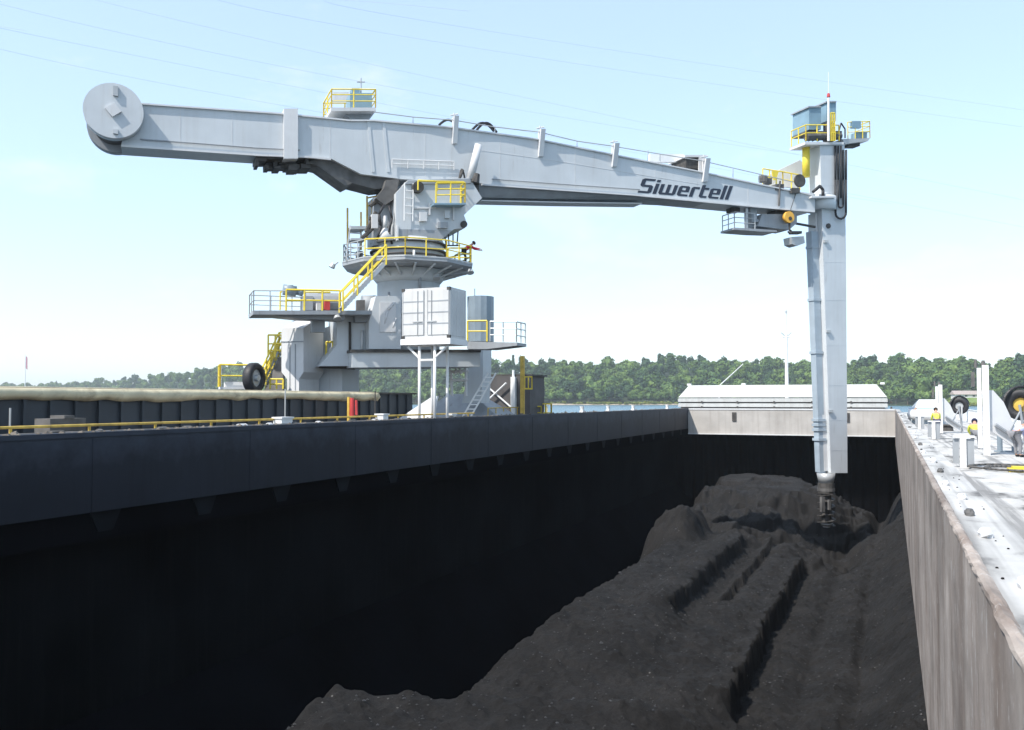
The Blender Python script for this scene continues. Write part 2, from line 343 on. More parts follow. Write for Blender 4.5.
pxs = np.array([-400, -150, 0, 100, 150, 200, 240, 340, 420, 500, 560, 600, 640, 680, 700, 740, 780, 820, 870, 900, 940, 1000, 1024, 1200, 1500])
tops = np.array([388, 387, 385, 381, 376, 370, 366, 364, 362, 361, 361, 363, 361, 357, 356, 361, 362, 362, 360, 358, 358, 361, 359, 358, 362])
szs = np.array([2400, 2200, 2000, 1900, 1700, 1500, 1400, 1200, 1080, 1000, 990, 990, 985, 980, 970, 960, 950, 930, 900, 860, 820, 760, 740, 700, 650])
def shoreZ(px): return np.interp(px, pxs, szs) + 22 * (vnoise(px * .021, px * 0 + 3.3, 5) - .5)
def crest(px): return np.interp(px, pxs, tops)
def ground_h(px, dz):
    """height of the land dz metres behind the shoreline, seen in direction px"""
    Zs = shoreZ(px); top = EYE + (HY - crest(px)) * (Zs + 190) / F - 21.5
    return -1.0 + 2.2 * sst(0, 6, dz) + (np.maximum(top, 3) - 1) * sst(15, 190, dz) + 9 * sst(190, 260, dz) + 1.0 * fbm(px * .05, dz * .02, 3, 8) + 5.5 * np.exp(-((px - 967) / 26.) ** 2) * sst(6, 30, dz) * sst(80, 45, dz)
def place(px, dz):
    Z = shoreZ(px) + dz; X = (px - 512) / F * Z; return X * cs - Z * sn, X * sn + Z * cs
PX, DZ = np.meshgrid(np.linspace(-400, 1500, 400), np.array([-3, 0, 3, 6, 10, 16, 25, 40, 60, 80, 100, 130, 160, 190, 230, 300, 600, 2500.]))
gx, gy = place(PX, DZ)
struct(grid_mesh('shore_terrain', gx, gy, ground_h(PX, DZ), 'shore'))
PX, DZ = np.meshgrid(np.linspace(470, 700, 500), np.linspace(-1, 7, 9))
gx, gy = place(PX, DZ)
struct(grid_mesh('rocky_beach', gx, gy, ground_h(PX, DZ) + .12 + 1.1 * np.abs(fbm(PX * .8, DZ * .4, 3, 4)) * (vnoise(PX * .06, PX * 0, 9) > .35), 'rock'))

def leafcloud(n, rx, rz, cz, size, lobes, r_):
    """leaf-clump quads spread through a lobed crown"""
    L = []
    for k in range(lobes):
        a = r_.uniform(0, 2 * PI); e = r_.uniform(-.5, .9); q = r_.uniform(.35, .62)
        L.append((math.cos(a) * rx * q, math.sin(a) * rx * q, cz + e * rz * .62, r_.uniform(.36, .55)))
    L.append((0, 0, cz, .72)); L = np.array(L)
    k = r_.integers(0, len(L), n); d = r_.normal(size=(n, 3)); d /= np.linalg.norm(d, axis=1)[:, None]
    rr = L[k, 3][:, None] * (r_.uniform(.35, 1.0, (n, 1)) ** .5)
    c = L[k, :3] + d * rr * np.array([rx, rx, rz])
    nrm = d + r_.normal(size=(n, 3)) * .55 + np.array([0, 0, .25]); nrm /= np.linalg.norm(nrm, axis=1)[:, None]
    t = np.cross(nrm, r_.normal(size=(n, 3))); t /= np.linalg.norm(t, axis=1)[:, None] + 1e-9; b = np.cross(nrm, t)
    s = size * r_.uniform(.6, 1.3, (n, 1))
    return np.stack([c - t * s - b * s * .7, c + t * s - b * s * .5, c + t * s * .8 + b * s, c - t * s * .9 + b * s * .8], 1).reshape(-1, 3)
def core(rx, rz, cz):
    v = []; f = []; n = 8; rows = 5
    for i in range(1, rows):
        a = PI * i / rows
        for k in range(n): v.append((.62 * rx * math.sin(a) * math.cos(2 * PI * k / n), .62 * rx * math.sin(a) * math.sin(2 * PI * k / n), cz + .68 * rz * math.cos(a)))
    for i in range(rows - 2):
        for k in range(n): f.append((i * n + k, i * n + (k + 1) % n, (i + 1) * n + (k + 1) % n, (i + 1) * n + k))
    return np.array(v), np.array(f)
def quads_mesh(name, co, q, m):
    me = bpy.data.meshes.new(name); me.vertices.add(len(co)); me.vertices.foreach_set('co', co.astype(np.float32).ravel())
    me.loops.add(q.size); me.loops.foreach_set('vertex_index', q.astype(np.int32).ravel())
    me.polygons.add(len(q)); me.polygons.foreach_set('loop_start', np.arange(0, q.size, 4, dtype=np.int32))
    me.update(calc_edges=True); me.materials.append(M[m]); return me
def crown_arrays(kind, r_):
    if kind == 'conifer':
        n = 420; t = r_.uniform(0, 1, n) ** .8; a = r_.uniform(0, 2 * PI, n); rad = 2.9 * (1 - t) * r_.uniform(.5, 1.05, n) + .15
        c = np.stack([np.cos(a) * rad, np.sin(a) * rad, 3 + t * 14 - rad * .3], 1)
        d = np.stack([np.cos(a), np.sin(a), np.full(n, .5)], 1) + r_.normal(size=(n, 3)) * .3; d /= np.linalg.norm(d, axis=1)[:, None]
        tt = np.cross(d, np.array([0, 0, 1.])); tt /= np.linalg.norm(tt, axis=1)[:, None]; b = np.cross(d, tt); s = .7 * r_.uniform(.6, 1.2, (n, 1))
        lc = np.stack([c - tt * s - b * s * .6, c + tt * s - b * s * .6, c + tt * s * .6 + b * s * .6, c - tt * s * .6 + b * s * .6], 1).reshape(-1, 3)
        cv, cf = core(2.6, 7, 8.5)
    else:
        rx, rz, cz = kind; lc = leafcloud(560, rx, rz, cz, .62, 9, r_); cv, cf = core(rx, rz, cz)
    q = np.arange(len(lc)).reshape(-1, 4); return np.concatenate([cv, lc]), np.concatenate([cf, q + len(cv)])
KINDS = [((5.2, 6.2, 9.0), 'leaf', 'broadleaf_tree'), ((6.2, 5.4, 8.0), 'leaf', 'broadleaf_tree'), ((4.3, 6.6, 9.6), 'leafdark', 'broadleaf_tree'), ('conifer', 'leafdark', 'conifer_tree')]
protos = []
for k_, m_, nm in KINDS:
    co, q = crown_arrays(k_, rng); protos.append((co, q, m_, nm))
LBL = ['green broadleaf tree with full rounded crown on the far wooded shore', 'broad spreading broadleaf tree with light green crown on the far shore',
       'dark narrow broadleaf tree standing among the far shore trees', 'dark pointed conifer standing among the broadleaf trees on the far shore']
GRP = ['rounded trees along the far shore', 'spreading trees along the far shore', 'dark trees along the far shore', 'conifers along the far shore']
treeproto = []
for i, (co, q, m_, nm) in enumerate(protos):
    me = quads_mesh('crown', co, q, m_); tb = B().cone((0, 0, -1), (0, 0, 6), .38, .2, 7).cone((0, 0, 4), (2.2, .5, 8), .16, .06, 5).cone((0, 0, 4.5), (-2, -.8, 8.5), .15, .05, 5)
    treeproto.append((me, tb))
tmesh = []
placed = 0
def one_tree(i, x, y, z, s):
    r = bpy.data.objects.new(protos[i][3], None); COL.objects.link(r); r.location = (x, y, z); r.scale = (s, s, s * random.uniform(.85, 1.15)); r.rotation_euler = (0, 0, random.uniform(0, 6.28))
    tag(r, LBL[i], 'tree', GRP[i]); c = bpy.data.objects.new('crown', treeproto[i][0]); COL.objects.link(c); c.parent = r
    t = bpy.data.objects.new('trunk', trunk_me[i]); COL.objects.link(t); t.parent = r
trunk_me = []
for i, (me, tb) in enumerate(treeproto):
    t0 = bpy.data.meshes.new('trunk'); t0.from_pydata([tuple(p) for p in tb.v], [], tb.f); t0.materials.append(M['trunk']); trunk_me.append(t0)
HOUSE_PX = (944, 986)
px = 150.0
while px < 1100:
    dz = random.uniform(8, 14); Z = float(shoreZ(np.array([px]))[0])
    if not (HOUSE_PX[0] < px < HOUSE_PX[1]):
        i = random.choices([0, 1, 2, 3], [4, 3, 2, .3])[0]; x, y = place(np.array([px]), np.array([dz])); z = ground_h(np.array([px]), np.array([dz]))
        one_tree(i, float(x[0]), float(y[0]), float(z[0]) - .4, random.uniform(.9, 1.5))
    px += random.uniform(8, 13) / Z * F
# the wood behind the shoreline row: one mass
allco = {'leaf': [], 'leafdark': []}; allq = {'leaf': [], 'leafdark': []}; off = {'leaf': 0, 'leafdark': 0}
for row, dz0 in enumerate([20, 33, 48, 66, 86, 108, 132, 158, 184, 205, 226]):
    px = -120.0
    while px < 1150:
        Z = float(shoreZ(np.array([px]))[0]) + dz0; step = random.uniform(8, 16)
        if px < 230: step *= 1.3
        dz = dz0 + random.uniform(-5, 5)
        if not (HOUSE_PX[0] < px < HOUSE_PX[1] and dz < 60):
            i = random.choices([0, 1, 2, 3], [4, 3, 2.2, .25])[0]; co, q, m_, nm = protos[i]; s = random.uniform(.95, 1.75) * (1.3 if random.random() < .12 else 1)
            a = random.uniform(0, 6.28); ca, sa = math.cos(a), math.sin(a); x, y = place(np.array([px]), np.array([dz])); z = ground_h(np.array([px]), np.array([dz]))
            P = np.stack([(co[:, 0] * ca - co[:, 1] * sa) * s + x[0], (co[:, 0] * sa + co[:, 1] * ca) * s + y[0], co[:, 2] * s + z[0] - 2.0], 1)
            allco[m_].append(P); allq[m_].append(q + off[m_]); off[m_] += len(P)
        px += step / Z * F
for m_ in allco:
    o = bpy.data.objects.new('forest', quads_mesh('forest', np.concatenate(allco[m_]), np.concatenate(allq[m_]), m_)); COL.objects.link(o); struct(o, 'stuff')
    o['label'] = 'dense green wood covering the hills beyond the water'
# yellow-green shrubs on the beach edge
sc_co = []; n_ = 0
for k in range(260):
    px = random.choice([random.gauss(632, 16), random.gauss(605, 10), random.uniform(480, 700), random.uniform(940, 1024), random.gauss(655, 8)]); dz = random.uniform(4, 9)
    lc = leafcloud(70, 2.2, 1.5, 1.0, .45, 3, rng); x, y = place(np.array([px]), np.array([dz])); z = ground_h(np.array([px]), np.array([dz]))
    sc_co.append(lc * random.uniform(.6, 1.3) + np.array([x[0], y[0], z[0]]))
sc_co = np.concatenate(sc_co); o = bpy.data.objects.new('shrubs', quads_mesh('shrubs', sc_co, np.arange(len(sc_co)).reshape(-1, 4), 'leafyel')); COL.objects.link(o); struct(o, 'stuff')
# shore lawn + house
PX, DZ = np.meshgrid(np.linspace(HOUSE_PX[0] - 4, HOUSE_PX[1] + 4, 60), np.linspace(4, 62, 20)); gx, gy = place(PX, DZ)
struct(grid_mesh('shore_lawn', gx, gy, ground_h(PX, DZ) + .35, 'grass'))
hx, hy = place(np.array([967.]), np.array([34.])); hz = float(ground_h(np.array([967.]), np.array([34.]))[0])
t = thing('house', 'long low white house with beige roof on the far shore', 'house', (float(hx[0]), float(hy[0]), hz), TH)
fr = wm(t)
B().box(-13, 13, -4, 4, -1, 3.0, fr).build('wall', 'white', t)
b = B(); b.loft([[fr @ V((x, -5, 2.9)), fr @ V((x, 5, 2.9)), fr @ V((x, 0, 6.4))] for x in (-14, 14)]); b.build('roof', 'roof', t)
for x in (-9, -3, 4, 9): B().box(x - 1.1, x + 1.1, -4.08, -4.0, .9, 2.3, fr).build('window', 'dark', t)

# ------------------------------------------------------------ the ship with its open hold
ship = thing('bulk_carrier', 'dark bulk carrier with open cargo hold full of coal', 'ship', (-11.4, 50, 0))
WL, WR = -23.3, .47
b = B(); b.box(WL - .35, WL, -8, YE + .4, 1.95, TOP)
b.box(WL - .45, WL + .05, -8, YE + .4, TOP - .12, TOP + .03)
b.build('side_coaming', 'wornhull', ship)
# plate seams and a few stains on the shaded coaming
for k in range(14): y = 6 + k * 7.6; B().box(WL, WL + .012, y, y + .05, 1.97, TOP - .13).build('plate_seam', 'wornhull', ship)
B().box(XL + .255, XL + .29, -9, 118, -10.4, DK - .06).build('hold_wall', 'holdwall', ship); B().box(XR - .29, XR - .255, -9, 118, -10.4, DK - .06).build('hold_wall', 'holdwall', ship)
for k in range(24):   # deck brackets below the coaming
    y = 3 + k * 4.6; B().prism([V((WL - .3, y, 1.94)), V((WL - .3, y + 1.3, 1.94)), V((WL - .3, y + .95, 1.25)), V((WL - .3, y + .35, 1.25))], V((-1.2, 0, 0))).build('deck_bracket', 'bracket', ship)
b = B(); b.box(WR + .06, WR + .46, -4, YE + .4, TOP - .10, TOP - .02); b.build('coaming_flange', 'deck', ship)
b = B(); b.box(WR, WR + .06, -4, YE + .4, .35, TOP - .02)
b.box(WR + .40, WR + .46, -4, YE + .4, DK, TOP - .1); b.build('side_coaming', 'rust', ship)
b = B(); b.loft([[V((WR + .03 + (.034 + .012 * random.random()) * math.cos(a), y, TOP - .012 + (.028 + .014 * random.random()) * math.sin(a))) for a in np.linspace(0, 2 * PI, 11)[:-1]] for y in np.linspace(-4, YE, 900)]); b.build('rim_pipe', 'rust', ship)
b = B(); b.box(WL + .0, WR, YE, YE + .35, 1.3, TOP - .02); b.build('end_coaming', 'endwall', ship)
b = B(); b.box(WL, WR, YE - .06, YE - .003, TOP - .16, TOP + .02); b.box(WL, WR, YE - .12, YE - .003, 1.26, 1.38); b.build('rim_bar', 'palepaint', ship)
for x in (-17.9, -4.9): B().box(x, x + .5, YE - .1, YE - .003, 2.9, 4.0).build('drain_slot', 'dark', ship)
B().box(WL, WR, -8.4, -8, 1.95, TOP - .02).build('end_coaming', 'rust', ship)
B().box(XL, WL - .46, -12, 165, DK - .05, DK).build('deck', 'deck', ship)
B().box(WR + .47, XR, -12, 165, DK - .05, DK).build('deck', 'deck', ship)
B().box(WL - .45, WR + .46, YE + .42, 165, DK - .05, DK - .004).build('deck', 'deck', ship)
b = B()   # underside of deck round the opening, hold walls, sloping hopper plates, floor
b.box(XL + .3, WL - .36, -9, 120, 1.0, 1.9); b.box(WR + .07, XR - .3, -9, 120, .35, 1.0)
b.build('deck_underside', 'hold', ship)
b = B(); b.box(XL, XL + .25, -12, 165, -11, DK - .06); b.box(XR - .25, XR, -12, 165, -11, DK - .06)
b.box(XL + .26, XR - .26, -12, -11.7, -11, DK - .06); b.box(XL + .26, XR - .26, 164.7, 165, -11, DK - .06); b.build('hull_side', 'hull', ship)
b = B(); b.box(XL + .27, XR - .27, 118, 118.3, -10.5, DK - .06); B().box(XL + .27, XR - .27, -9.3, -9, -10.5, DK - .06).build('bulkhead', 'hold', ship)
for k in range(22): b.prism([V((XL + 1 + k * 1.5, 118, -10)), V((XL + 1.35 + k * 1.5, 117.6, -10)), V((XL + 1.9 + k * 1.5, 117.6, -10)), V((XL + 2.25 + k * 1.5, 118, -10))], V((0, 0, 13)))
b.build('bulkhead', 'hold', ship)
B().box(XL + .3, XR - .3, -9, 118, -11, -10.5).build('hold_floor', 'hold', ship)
b = B(); b.prism([V((XL + .26, -9, -10.5)), V((XL + 5, -9, -10.5)), V((XL + .26, -9, -5.5))], V((0, 127, 0))); b.build('hopper_plate', 'hold', ship)

b = B()
for k in range(700):
    y = -2 + 112 * random.random() ** 1.3; x = WL - random.uniform(.0, .45); s = random.uniform(.02, .07) * (1.9 if random.random() < .08 else 1)
    b.loft([[V((x + math.cos(a) * s, y + math.sin(a) * s * random.uniform(1, 2.4), TOP + .03)) for a in (0, 1.5, 3, 4.5)], [V((x + math.cos(a) * s * .5, y + math.sin(a) * s * .6, TOP + .03 + s * random.uniform(.5, 1.1))) for a in (0, 1.5, 3, 4.5)]])
M['spill'] = mat('spilled_dust', (.20, .17, .14), .9, var=.8, vscale=2.5)
o = b.build('spillage', 'spill'); struct(o, 'stuff'); o['label'] = 'pale and brown spillage lying along the left rim of the hold'
# coal
yy = [16.0]
while yy[-1] < 111: yy.append(yy[-1] + max(.07, (yy[-1]) * .0032))
yy = np.array(yy); xx = np.linspace(-19.5, 6.8, 380); X, Y = np.meshgrid(xx, yy)
edge = -12.7 + .75 * sst(28, 34, Y) * sst(54, 50, Y) + .22 * fbm(Y * .35, Y * 0, 4, 3) + .35 * fbm(Y * 1.6, Y * 0 + 5, 3, 31) - .9 * sst(26.5, 22.5, Y)
H = np.full_like(X, -4.85) + .35 * fbm(X * .25, Y * .12, 3, 1) + .16 * fbm(X * .9, Y * .5, 4, 2)
# reclaim grooves running along the hold
H += .10 * np.sin((X + .25 * fbm(X * .1, Y * .08, 2, 12)) * 2.6) * sst(28, 36, Y) * sst(80, 60, Y)
def cliff(X, Y, x0, ya, yb, h, wig=.35, seed=0):
    xc = x0 + wig * 2 * fbm(Y * .22, Y * 0, 3, 40 + seed) + .34 * fbm(Y * 1.5, Y * 0 + 2, 4, 50 + seed) + .36 * fbm(X * 2.0, Y * 2.0, 3, 58 + seed)
    inside = sst(ya - 1.0, ya + .2, Y) * sst(yb + 2.5, yb, Y)
    wdt = .10 + 3.2 * (1 - inside)
    return h * sst(0, 1, (xc - X) / wdt + .5)
H += cliff(X, Y, -5.1, 30.5, 58, 1.15, .14, 0) - .35
H += cliff(X, Y, -8.5, 37.5, 57, .65, .2, 1) * sst(26, 34, Y)
H += cliff(X, Y, -7.3, 43, 66, .60, .2, 2) * sst(26, 34, Y)
# shallow hollow between the two inner cliffs
H -= .35 * np.exp(-((X + 7.9) / .7) ** 2) * sst(41, 43, Y) * sst(60, 55, Y)
# slope rising to the starboard side
xr = -1.2 + .5 * fbm(Y * .1, Y * 0, 3, 22); H += np.maximum(0, X - xr) * .78 * sst(104, 96, Y) + .14 * sst(0, 1.5, X - xr) * fbm(X * .6, Y * 1.6, 4, 23) * 2
H -= .3 * np.exp(-((X - xr + .15) / .25) ** 2) * (.5 + fbm(Y * .5, X * 0, 3, 61)) * sst(26, 30, Y) * sst(60, 50, Y)
H -= .12 * np.exp(-((X + 3.2) / .35) ** 2) * sst(27, 32, Y)
# broken ground round the screw, blocky lumps, trench and far bank
lump = fbm(X * .28, Y * .22, 5, 77, .55)
H += 2.2 * sst(56, 64, Y) * sst(86, 80, Y) * (np.abs(lump) * 1.2 - .24) * sst(-2.6, -5.5, X)
H += 1.5 * np.exp(-(((X + 12.4) / 1.7) ** 6)) * np.exp(-(((Y - 55.5) / 2.8) ** 6)) * (.55 + 1.8 * np.abs(fbm(X * .9, Y * .9, 4, 90)) + 1.0 * fbm(X * .5, Y * .5, 2, 91))
H += -1.6 * np.exp(-(((X + 11) / 4.5) ** 4)) * np.exp(-(((Y - 64) / 3.2) ** 4))
H -= 1.5 * np.exp(-(((Y - 78 - .3 * X) / 4.0) ** 2)) * sst(-2.5, -5, X)
bk = sst(-1.2, -2.4, X + .06 * (Y - 90) + 1.0 * fbm(Y * .5, Y * 0, 3, 130)) * sst(-18.4, -17.5, X); xf = 84 + 5 * fbm(X * .16, Y * .1, 3, 14) + 1.6 * fbm(X * .8, Y * .5, 4, 15)
H -= 1.1 * sst(62, 74, Y) * sst(-1.5, -3, X)
H += .95 * bk * sst(0, 2.4, (Y - xf) * .8) * (1 + .25 * fbm(X * .3, Y * .3, 3, 16))
H -= 2.2 * np.exp(-((X + 1.0) / 1.0) ** 2) * sst(77, 83, Y)
H -= sst(101, 107, Y) * 4
T = fbm(X * .16, Y * .12, 4, 120) * 9 + 20; fr_ = T - np.floor(T)
H += .62 * (np.floor(T) - 20 + sst(.86, 1.0, fr_)) * sst(57, 62, Y) * sst(104, 98, Y) * sst(-1.0, -3, X)
# nearest mound
rl = V((-14.9, 20.7)); rr_ = V((-.6, 27.0)); dx, dy = (rr_ - rl).normalized()
dd = (X - rl.x) * -dy + (Y - rl.y) * dx; ss = (X - rl.x) * dx + (Y - rl.y) * dy
H += (1.5 + .6 * fbm(X * .22, Y * .22, 4, 66)) * sst(1.2 + .8 * fbm(ss * .4, ss * 0, 3, 8), -1.0, dd) * sst(17.5, 13, ss) * (.72 + .28 * sst(9, 4, ss))
H += .35 * np.abs(fbm(X * .55, Y * .8, 4, 67)) * sst(3, -1, dd)
cw_ = dd + .2 + 1.3 * fbm(ss * .22, ss * 0 + 4, 3, 160); H += .5 * np.exp(-(cw_ / .9) ** 2) * sst(19, 16, ss); H -= .45 * np.exp(-((cw_ - 2.3) / 1.1) ** 2) * sst(-.5, 2.5, ss) * sst(17, 13, ss)
cv_ = dd + 3.4 + 1.0 * fbm(ss * .3, ss * 0 + 9, 3, 161); H -= .30 * np.exp(-(cv_ / .5) ** 2)
H -= .5 * sst(-1.5, -5, dd)
# left edge falls to the floor
drop = np.maximum(0, edge - X); lim = sst(64, 70, Y) * 1.0
drop2 = np.maximum(0, (edge - 3.8 * sst(66, 84, Y)) - X)
H -= drop2 * 1.25
H += .16 * fbm(X * 3.0, Y * 3.0, 4, 99) * 1.6 + .13 * np.maximum(0, fbm(X * 4.5, Y * 4.5, 2, 140) - .12) * 3 + .22 * (np.abs(fbm(X * 1.1, Y * 1.1, 4, 101)) - .1) * (1 + 2.5 * sst(54, 60, Y))
H += .35 * fbm(X * .7, Y * .7, 4, 103) * sst(.5, -1.5, X + 12.4 + 0 * Y) 
cap = -2.75 + .55 * fbm(X * .35, Y * .2, 4, 150) - .8 * sst(80, 74, Y); cap = cap + 20 * sst(-2.2, -1.0, X) + 20 * sst(62, 58, Y)
H = np.where(H > cap, cap + .12 * (H - cap), H)
H = np.maximum(H, -10.6)
coal = grid_mesh('coal', X, Y, H, 'coal', False); struct(coal, 'stuff')
ix = rng.integers(5, len(xx) - 5, 5200); iy = rng.integers(2, len(yy) - 2, 5200); keep = H[iy, ix] > -7; ix = ix[keep]; iy = iy[keep]
b = B()
for i_, j_ in zip(ix, iy):
    q = rng.uniform(.015, .055) * (1.8 if rng.random() < .05 else 1); c_ = V((xx[i_] + rng.uniform(-.05, .05), yy[j_], H[j_, i_] + q * .3)); n0 = len(b.v)
    b.v += [c_ + V((a * q * rng.uniform(.6, 1.2), d_ * q * rng.uniform(.6, 1.2), e_ * q * rng.uniform(.5, 1.0))) for a, d_, e_ in ((1, 0, 0), (0, 1, 0), (-1, 0, 0), (0, -1, 0), (0, 0, 1), (0, 0, -1))]
    b.f += [(n0, n0 + 1, n0 + 4), (n0 + 1, n0 + 2, n0 + 4), (n0 + 2, n0 + 3, n0 + 4), (n0 + 3, n0, n0 + 4)]
M['lump'] = mat('coal_lump', (.035, .033, .032), .35, var=.8, vscale=.9, spec=.6)
lp0 = b.build('coal_lumps', 'lump'); struct(lp0, 'stuff'); lp0['label'] = 'loose lumps of coal lying on the coal heap'
coal['label'] = 'black coal heaped and terraced in the open hold'

# hatch covers stacked over the far deck
base = V((-11.2, 122, DK)); st = thing('hatch_cover_stack', 'stack of white hatch cover panels across the far end of the hold', 'hatch cover', base)
x0, x1 = -26.0, -.35
zz = DK + .42
for k in range(3):
    b = B(); b.box(x0, x1, 119.2, 126, zz + .05, zz + .56); b.box(x0 - .05, x1 + .05, 119.05, 119.2, zz + .07, zz + .46); b.build('panel', 'cover', st)
    b = B(); b.box(x0 + .3, x1 - .3, 119.3, 126, zz - .10, zz + .05)
    for q in range(6):
        xq = x0 + 3 + q * 4.6; b.box(xq, xq + .22, 118.95, 119.05, zz - .1, zz + .16)
    b.build('gasket', 'dark', st); zz += .66
b = B(); b.loft([[V((x0, y, zz)), V((x1, y, zz)), V((x1 - 1.2, yb, zz + 1.6)), V((x0 + 1.2, yb, zz + 1.6))] for y, yb in ((119.1, 120.2), (126, 125))]); b.build('top_panel', 'cover', st)
b = B()
for q in (0.03, .31, .97): b.box(x0 + (x1 - x0) * q, x0 + (x1 - x0) * q + .5, 121, 121.6, zz + 1.6, zz + 1.85)
b.build('lifting_lug', 'white', st)
b = B()
for q in range(5): b.box(x0 + 2 + q * 6, x0 + 2.5 + q * 6, 119.6, 125.6, DK, DK + .385)
b.build('support', 'midgrey', st)
# mast behind
P = at(787, 398, 140); P.z = DK; t = thing('signal_mast', 'slim white mast with crossarm standing behind the hatch covers', 'mast', P)
zt = at(787, 305, 140).z; b = B(); b.cone(P, V((P.x, P.y, zt - 4.5)), .32, .2, 10); b.cone(V((P.x, P.y, zt - 4.5)), V((P.x, P.y, zt - 1)), .13, .1, 8).cone(V((P.x, P.y, zt - 1.2)), V((P.x, P.y, zt)), .04, .04); b.build('pole', 'white', t)
b = B(); zc = at(787, 337, 140).z; b.cone(V((P.x - .75, P.y, zc + .7)), V((P.x, P.y, zc)), .09, .09).cone(V((P.x + .75, P.y, zc + .7)), V((P.x, P.y, zc)), .09, .09).cone(V((P.x - .5, P.y, zc)), V((P.x + .5, P.y, zc)), .1, .1)
b.cone(V((P.x, P.y, zt - 1.3)), V((P.x, P.y, zt - .9)), .16, .16); b.build('crossarm', 'galv', t)
P = at(719, 390, 132); P.z = DK; b = B(); b.cone(at(719, 386, 132), at(743, 364, 136), .07, .05); b.cone(P, at(719, 386, 132), .08, .08)
single(b, 'jib_pole', 'white', P, 'thin slanted white pole rising above the hatch covers', 'pole')

# ------------------------------------------------------------ ship unloader crane
AX = at(408, 400, 58); AX.z = DK
uc = V((1, .4)).normalized(); U = RIGHT * uc.x + HEAD * uc.y; Mv = RIGHT * uc.y - HEAD * uc.x; K = V((0, 0, 1))
RZ = math.atan2(U.y, U.x)
cr = thing('ship_unloader', 'tall light grey crane unloader lettered Siwertell with long boom and vertical leg', 'crane', AX, RZ)
FR = Matrix.Translation(AX) @ Matrix.Rotation(RZ, 4, 'Z')       # local x along the boom, -y towards the viewer, z above the deck
def bp(px, py, o=0.0): return onp(px, py, AX + Mv * o, Mv)
def slab(pts, o0, o1):     # outline given on the plane o0, extruded to o1
    return [bp(x, y, o0) for x, y in pts], Mv * (o1 - o0)
def addslab(b, pts, o0, o1): p, d = slab(pts, o0, o1); return b.prism(p, d)
def rect(b, xa, ya, xb, yb, o0, o1): return addslab(b, [(xa, ya), (xb, ya), (xb, yb), (xa, yb)], o0, o1)

boompts = [(133, 102.6), (283, 113.3), (350, 120), (374, 120), (452, 127), (538, 139), (614, 154.6), (703, 172), (759, 184), (790, 190), (815, 194),
           (815, 211), (790, 209), (759, 206.7), (632, 194.5), (553, 189), (492, 184.5), (470, 182), (401, 179), (361, 174), (330, 158), (310, 156), (259, 154), (121, 144.5)]
b = B(); addslab(b, boompts, 1.2, -1.2); boom = b.build('boom', 'paint', cr)
b = B()
def strip(b, pts, o0, o1, th):
    for k in range(len(pts) - 1):
        p = [bp(*pts[k], o0), bp(*pts[k + 1], o0)]; q = [p[0] - K * th, p[1] - K * th]
        b.prism([p[0], p[1], q[1], q[0]], Mv * (o1 - o0))
strip(b, [(482, 183.6), (553, 188.6), (632, 194.0), (759, 206.2), (815, 211)], 1.36, 1.203, .1)
strip(b, [(121, 144.5), (259, 153.8), (310, 155.8), (331, 158)], 1.36, 1.203, .12)
strip(b, [(133, 102.2), (283, 112.8), (350, 119.5), (374, 119.5), (452, 126.5), (538, 138.5), (614, 154), (703, 171.5), (759, 183.5), (812, 194)], 1.33, -1.33, .09)
b.build('flange', 'palepaint', boom)
# keel below the boom
b = B(); rings = []
for xt, yt, yb in ((474, 183, 193), (481, 184.5, 198), (553, 189.5, 199.5), (632, 195, 200.5), (700, 201, 203.5), (756, 206.6, 207.6)):
    t1 = bp(xt, yt, 1.17); d = bp(xt, yb, .55); rings.append([t1 + K * .06, V((t1.x, t1.y, 0)) + K * t1.z + K * .06 - Mv * 2.34, V((t1.x, t1.y, 0)) + K * d.z - Mv * 1.9, V((t1.x, t1.y, 0)) + K * d.z - Mv * .5])
b.loft(rings); b.build('keel', 'midgrey', cr)
b = B(); strip(b, [(481, 199.8), (560, 201.6), (642, 202.8)], .62, -.6, .08); b.build('keel_plate', 'palepaint', cr)
# brackets carrying the walkway wire
for x, y0, y1 in ((452, 118, 144), (538, 131, 157), (611.5, 145, 167), (702, 160, 182)):
    b = B(); p = bp(x, y0, 1.2); q = bp(x + 4.5, y0, 1.2); p2 = bp(x, y1, 1.2); q2 = bp(x + 4.5, y1, 1.2)
    b.hexa([p2, q2, q2 + Mv * .16, p2 + Mv * .16, p, q, q + Mv * .55, p + Mv * .55])
    b.cone(bp(x + 2, y0, 1.5), bp(x + 2, y0 - 5, 1.5), .05, .05).cone(bp(x - 1.5, y0 - 2.5, 1.5), bp(x + 6, y0 - 4, 1.5), .05, .05); b.build('bracket', 'palepaint', boom)
b = B(); rect(b, 284, 108.5, 298, 158.5, 1.5, -1.5); b.build('clamp_band', 'palepaint', boom)
for x in (376, 391): 
    b = B(); addslab(b, [(x - 9, 121), (x - 6, 121.5), (x - 1, 172), (x - 4, 172)], 1.24, 1.203); b.build('stiffener', 'paint', boom)
b = B(); b.tube([bp(374, 112, 1.4), bp(413, 117, 1.4), bp(453, 120, 1.5), bp(495, 127, 1.4), bp(539, 132, 1.5), bp(577, 141, 1.4), bp(612, 146, 1.5), bp(660, 154, 1.4), bp(703, 161, 1.5), bp(759, 174, 1.4), bp(793, 182, 1.4)], .035)
for x, y0, y1 in ((413, 117, 124), (495, 127, 133), (577, 141, 147), (648, 150, 161), (660, 154, 164), (733, 169, 178), (759, 174, 184)): b.cone(bp(x, y0, 1.3), bp(x, y1, 1.3), .03, .03)
b.build('safety_wire', 'galv', boom)
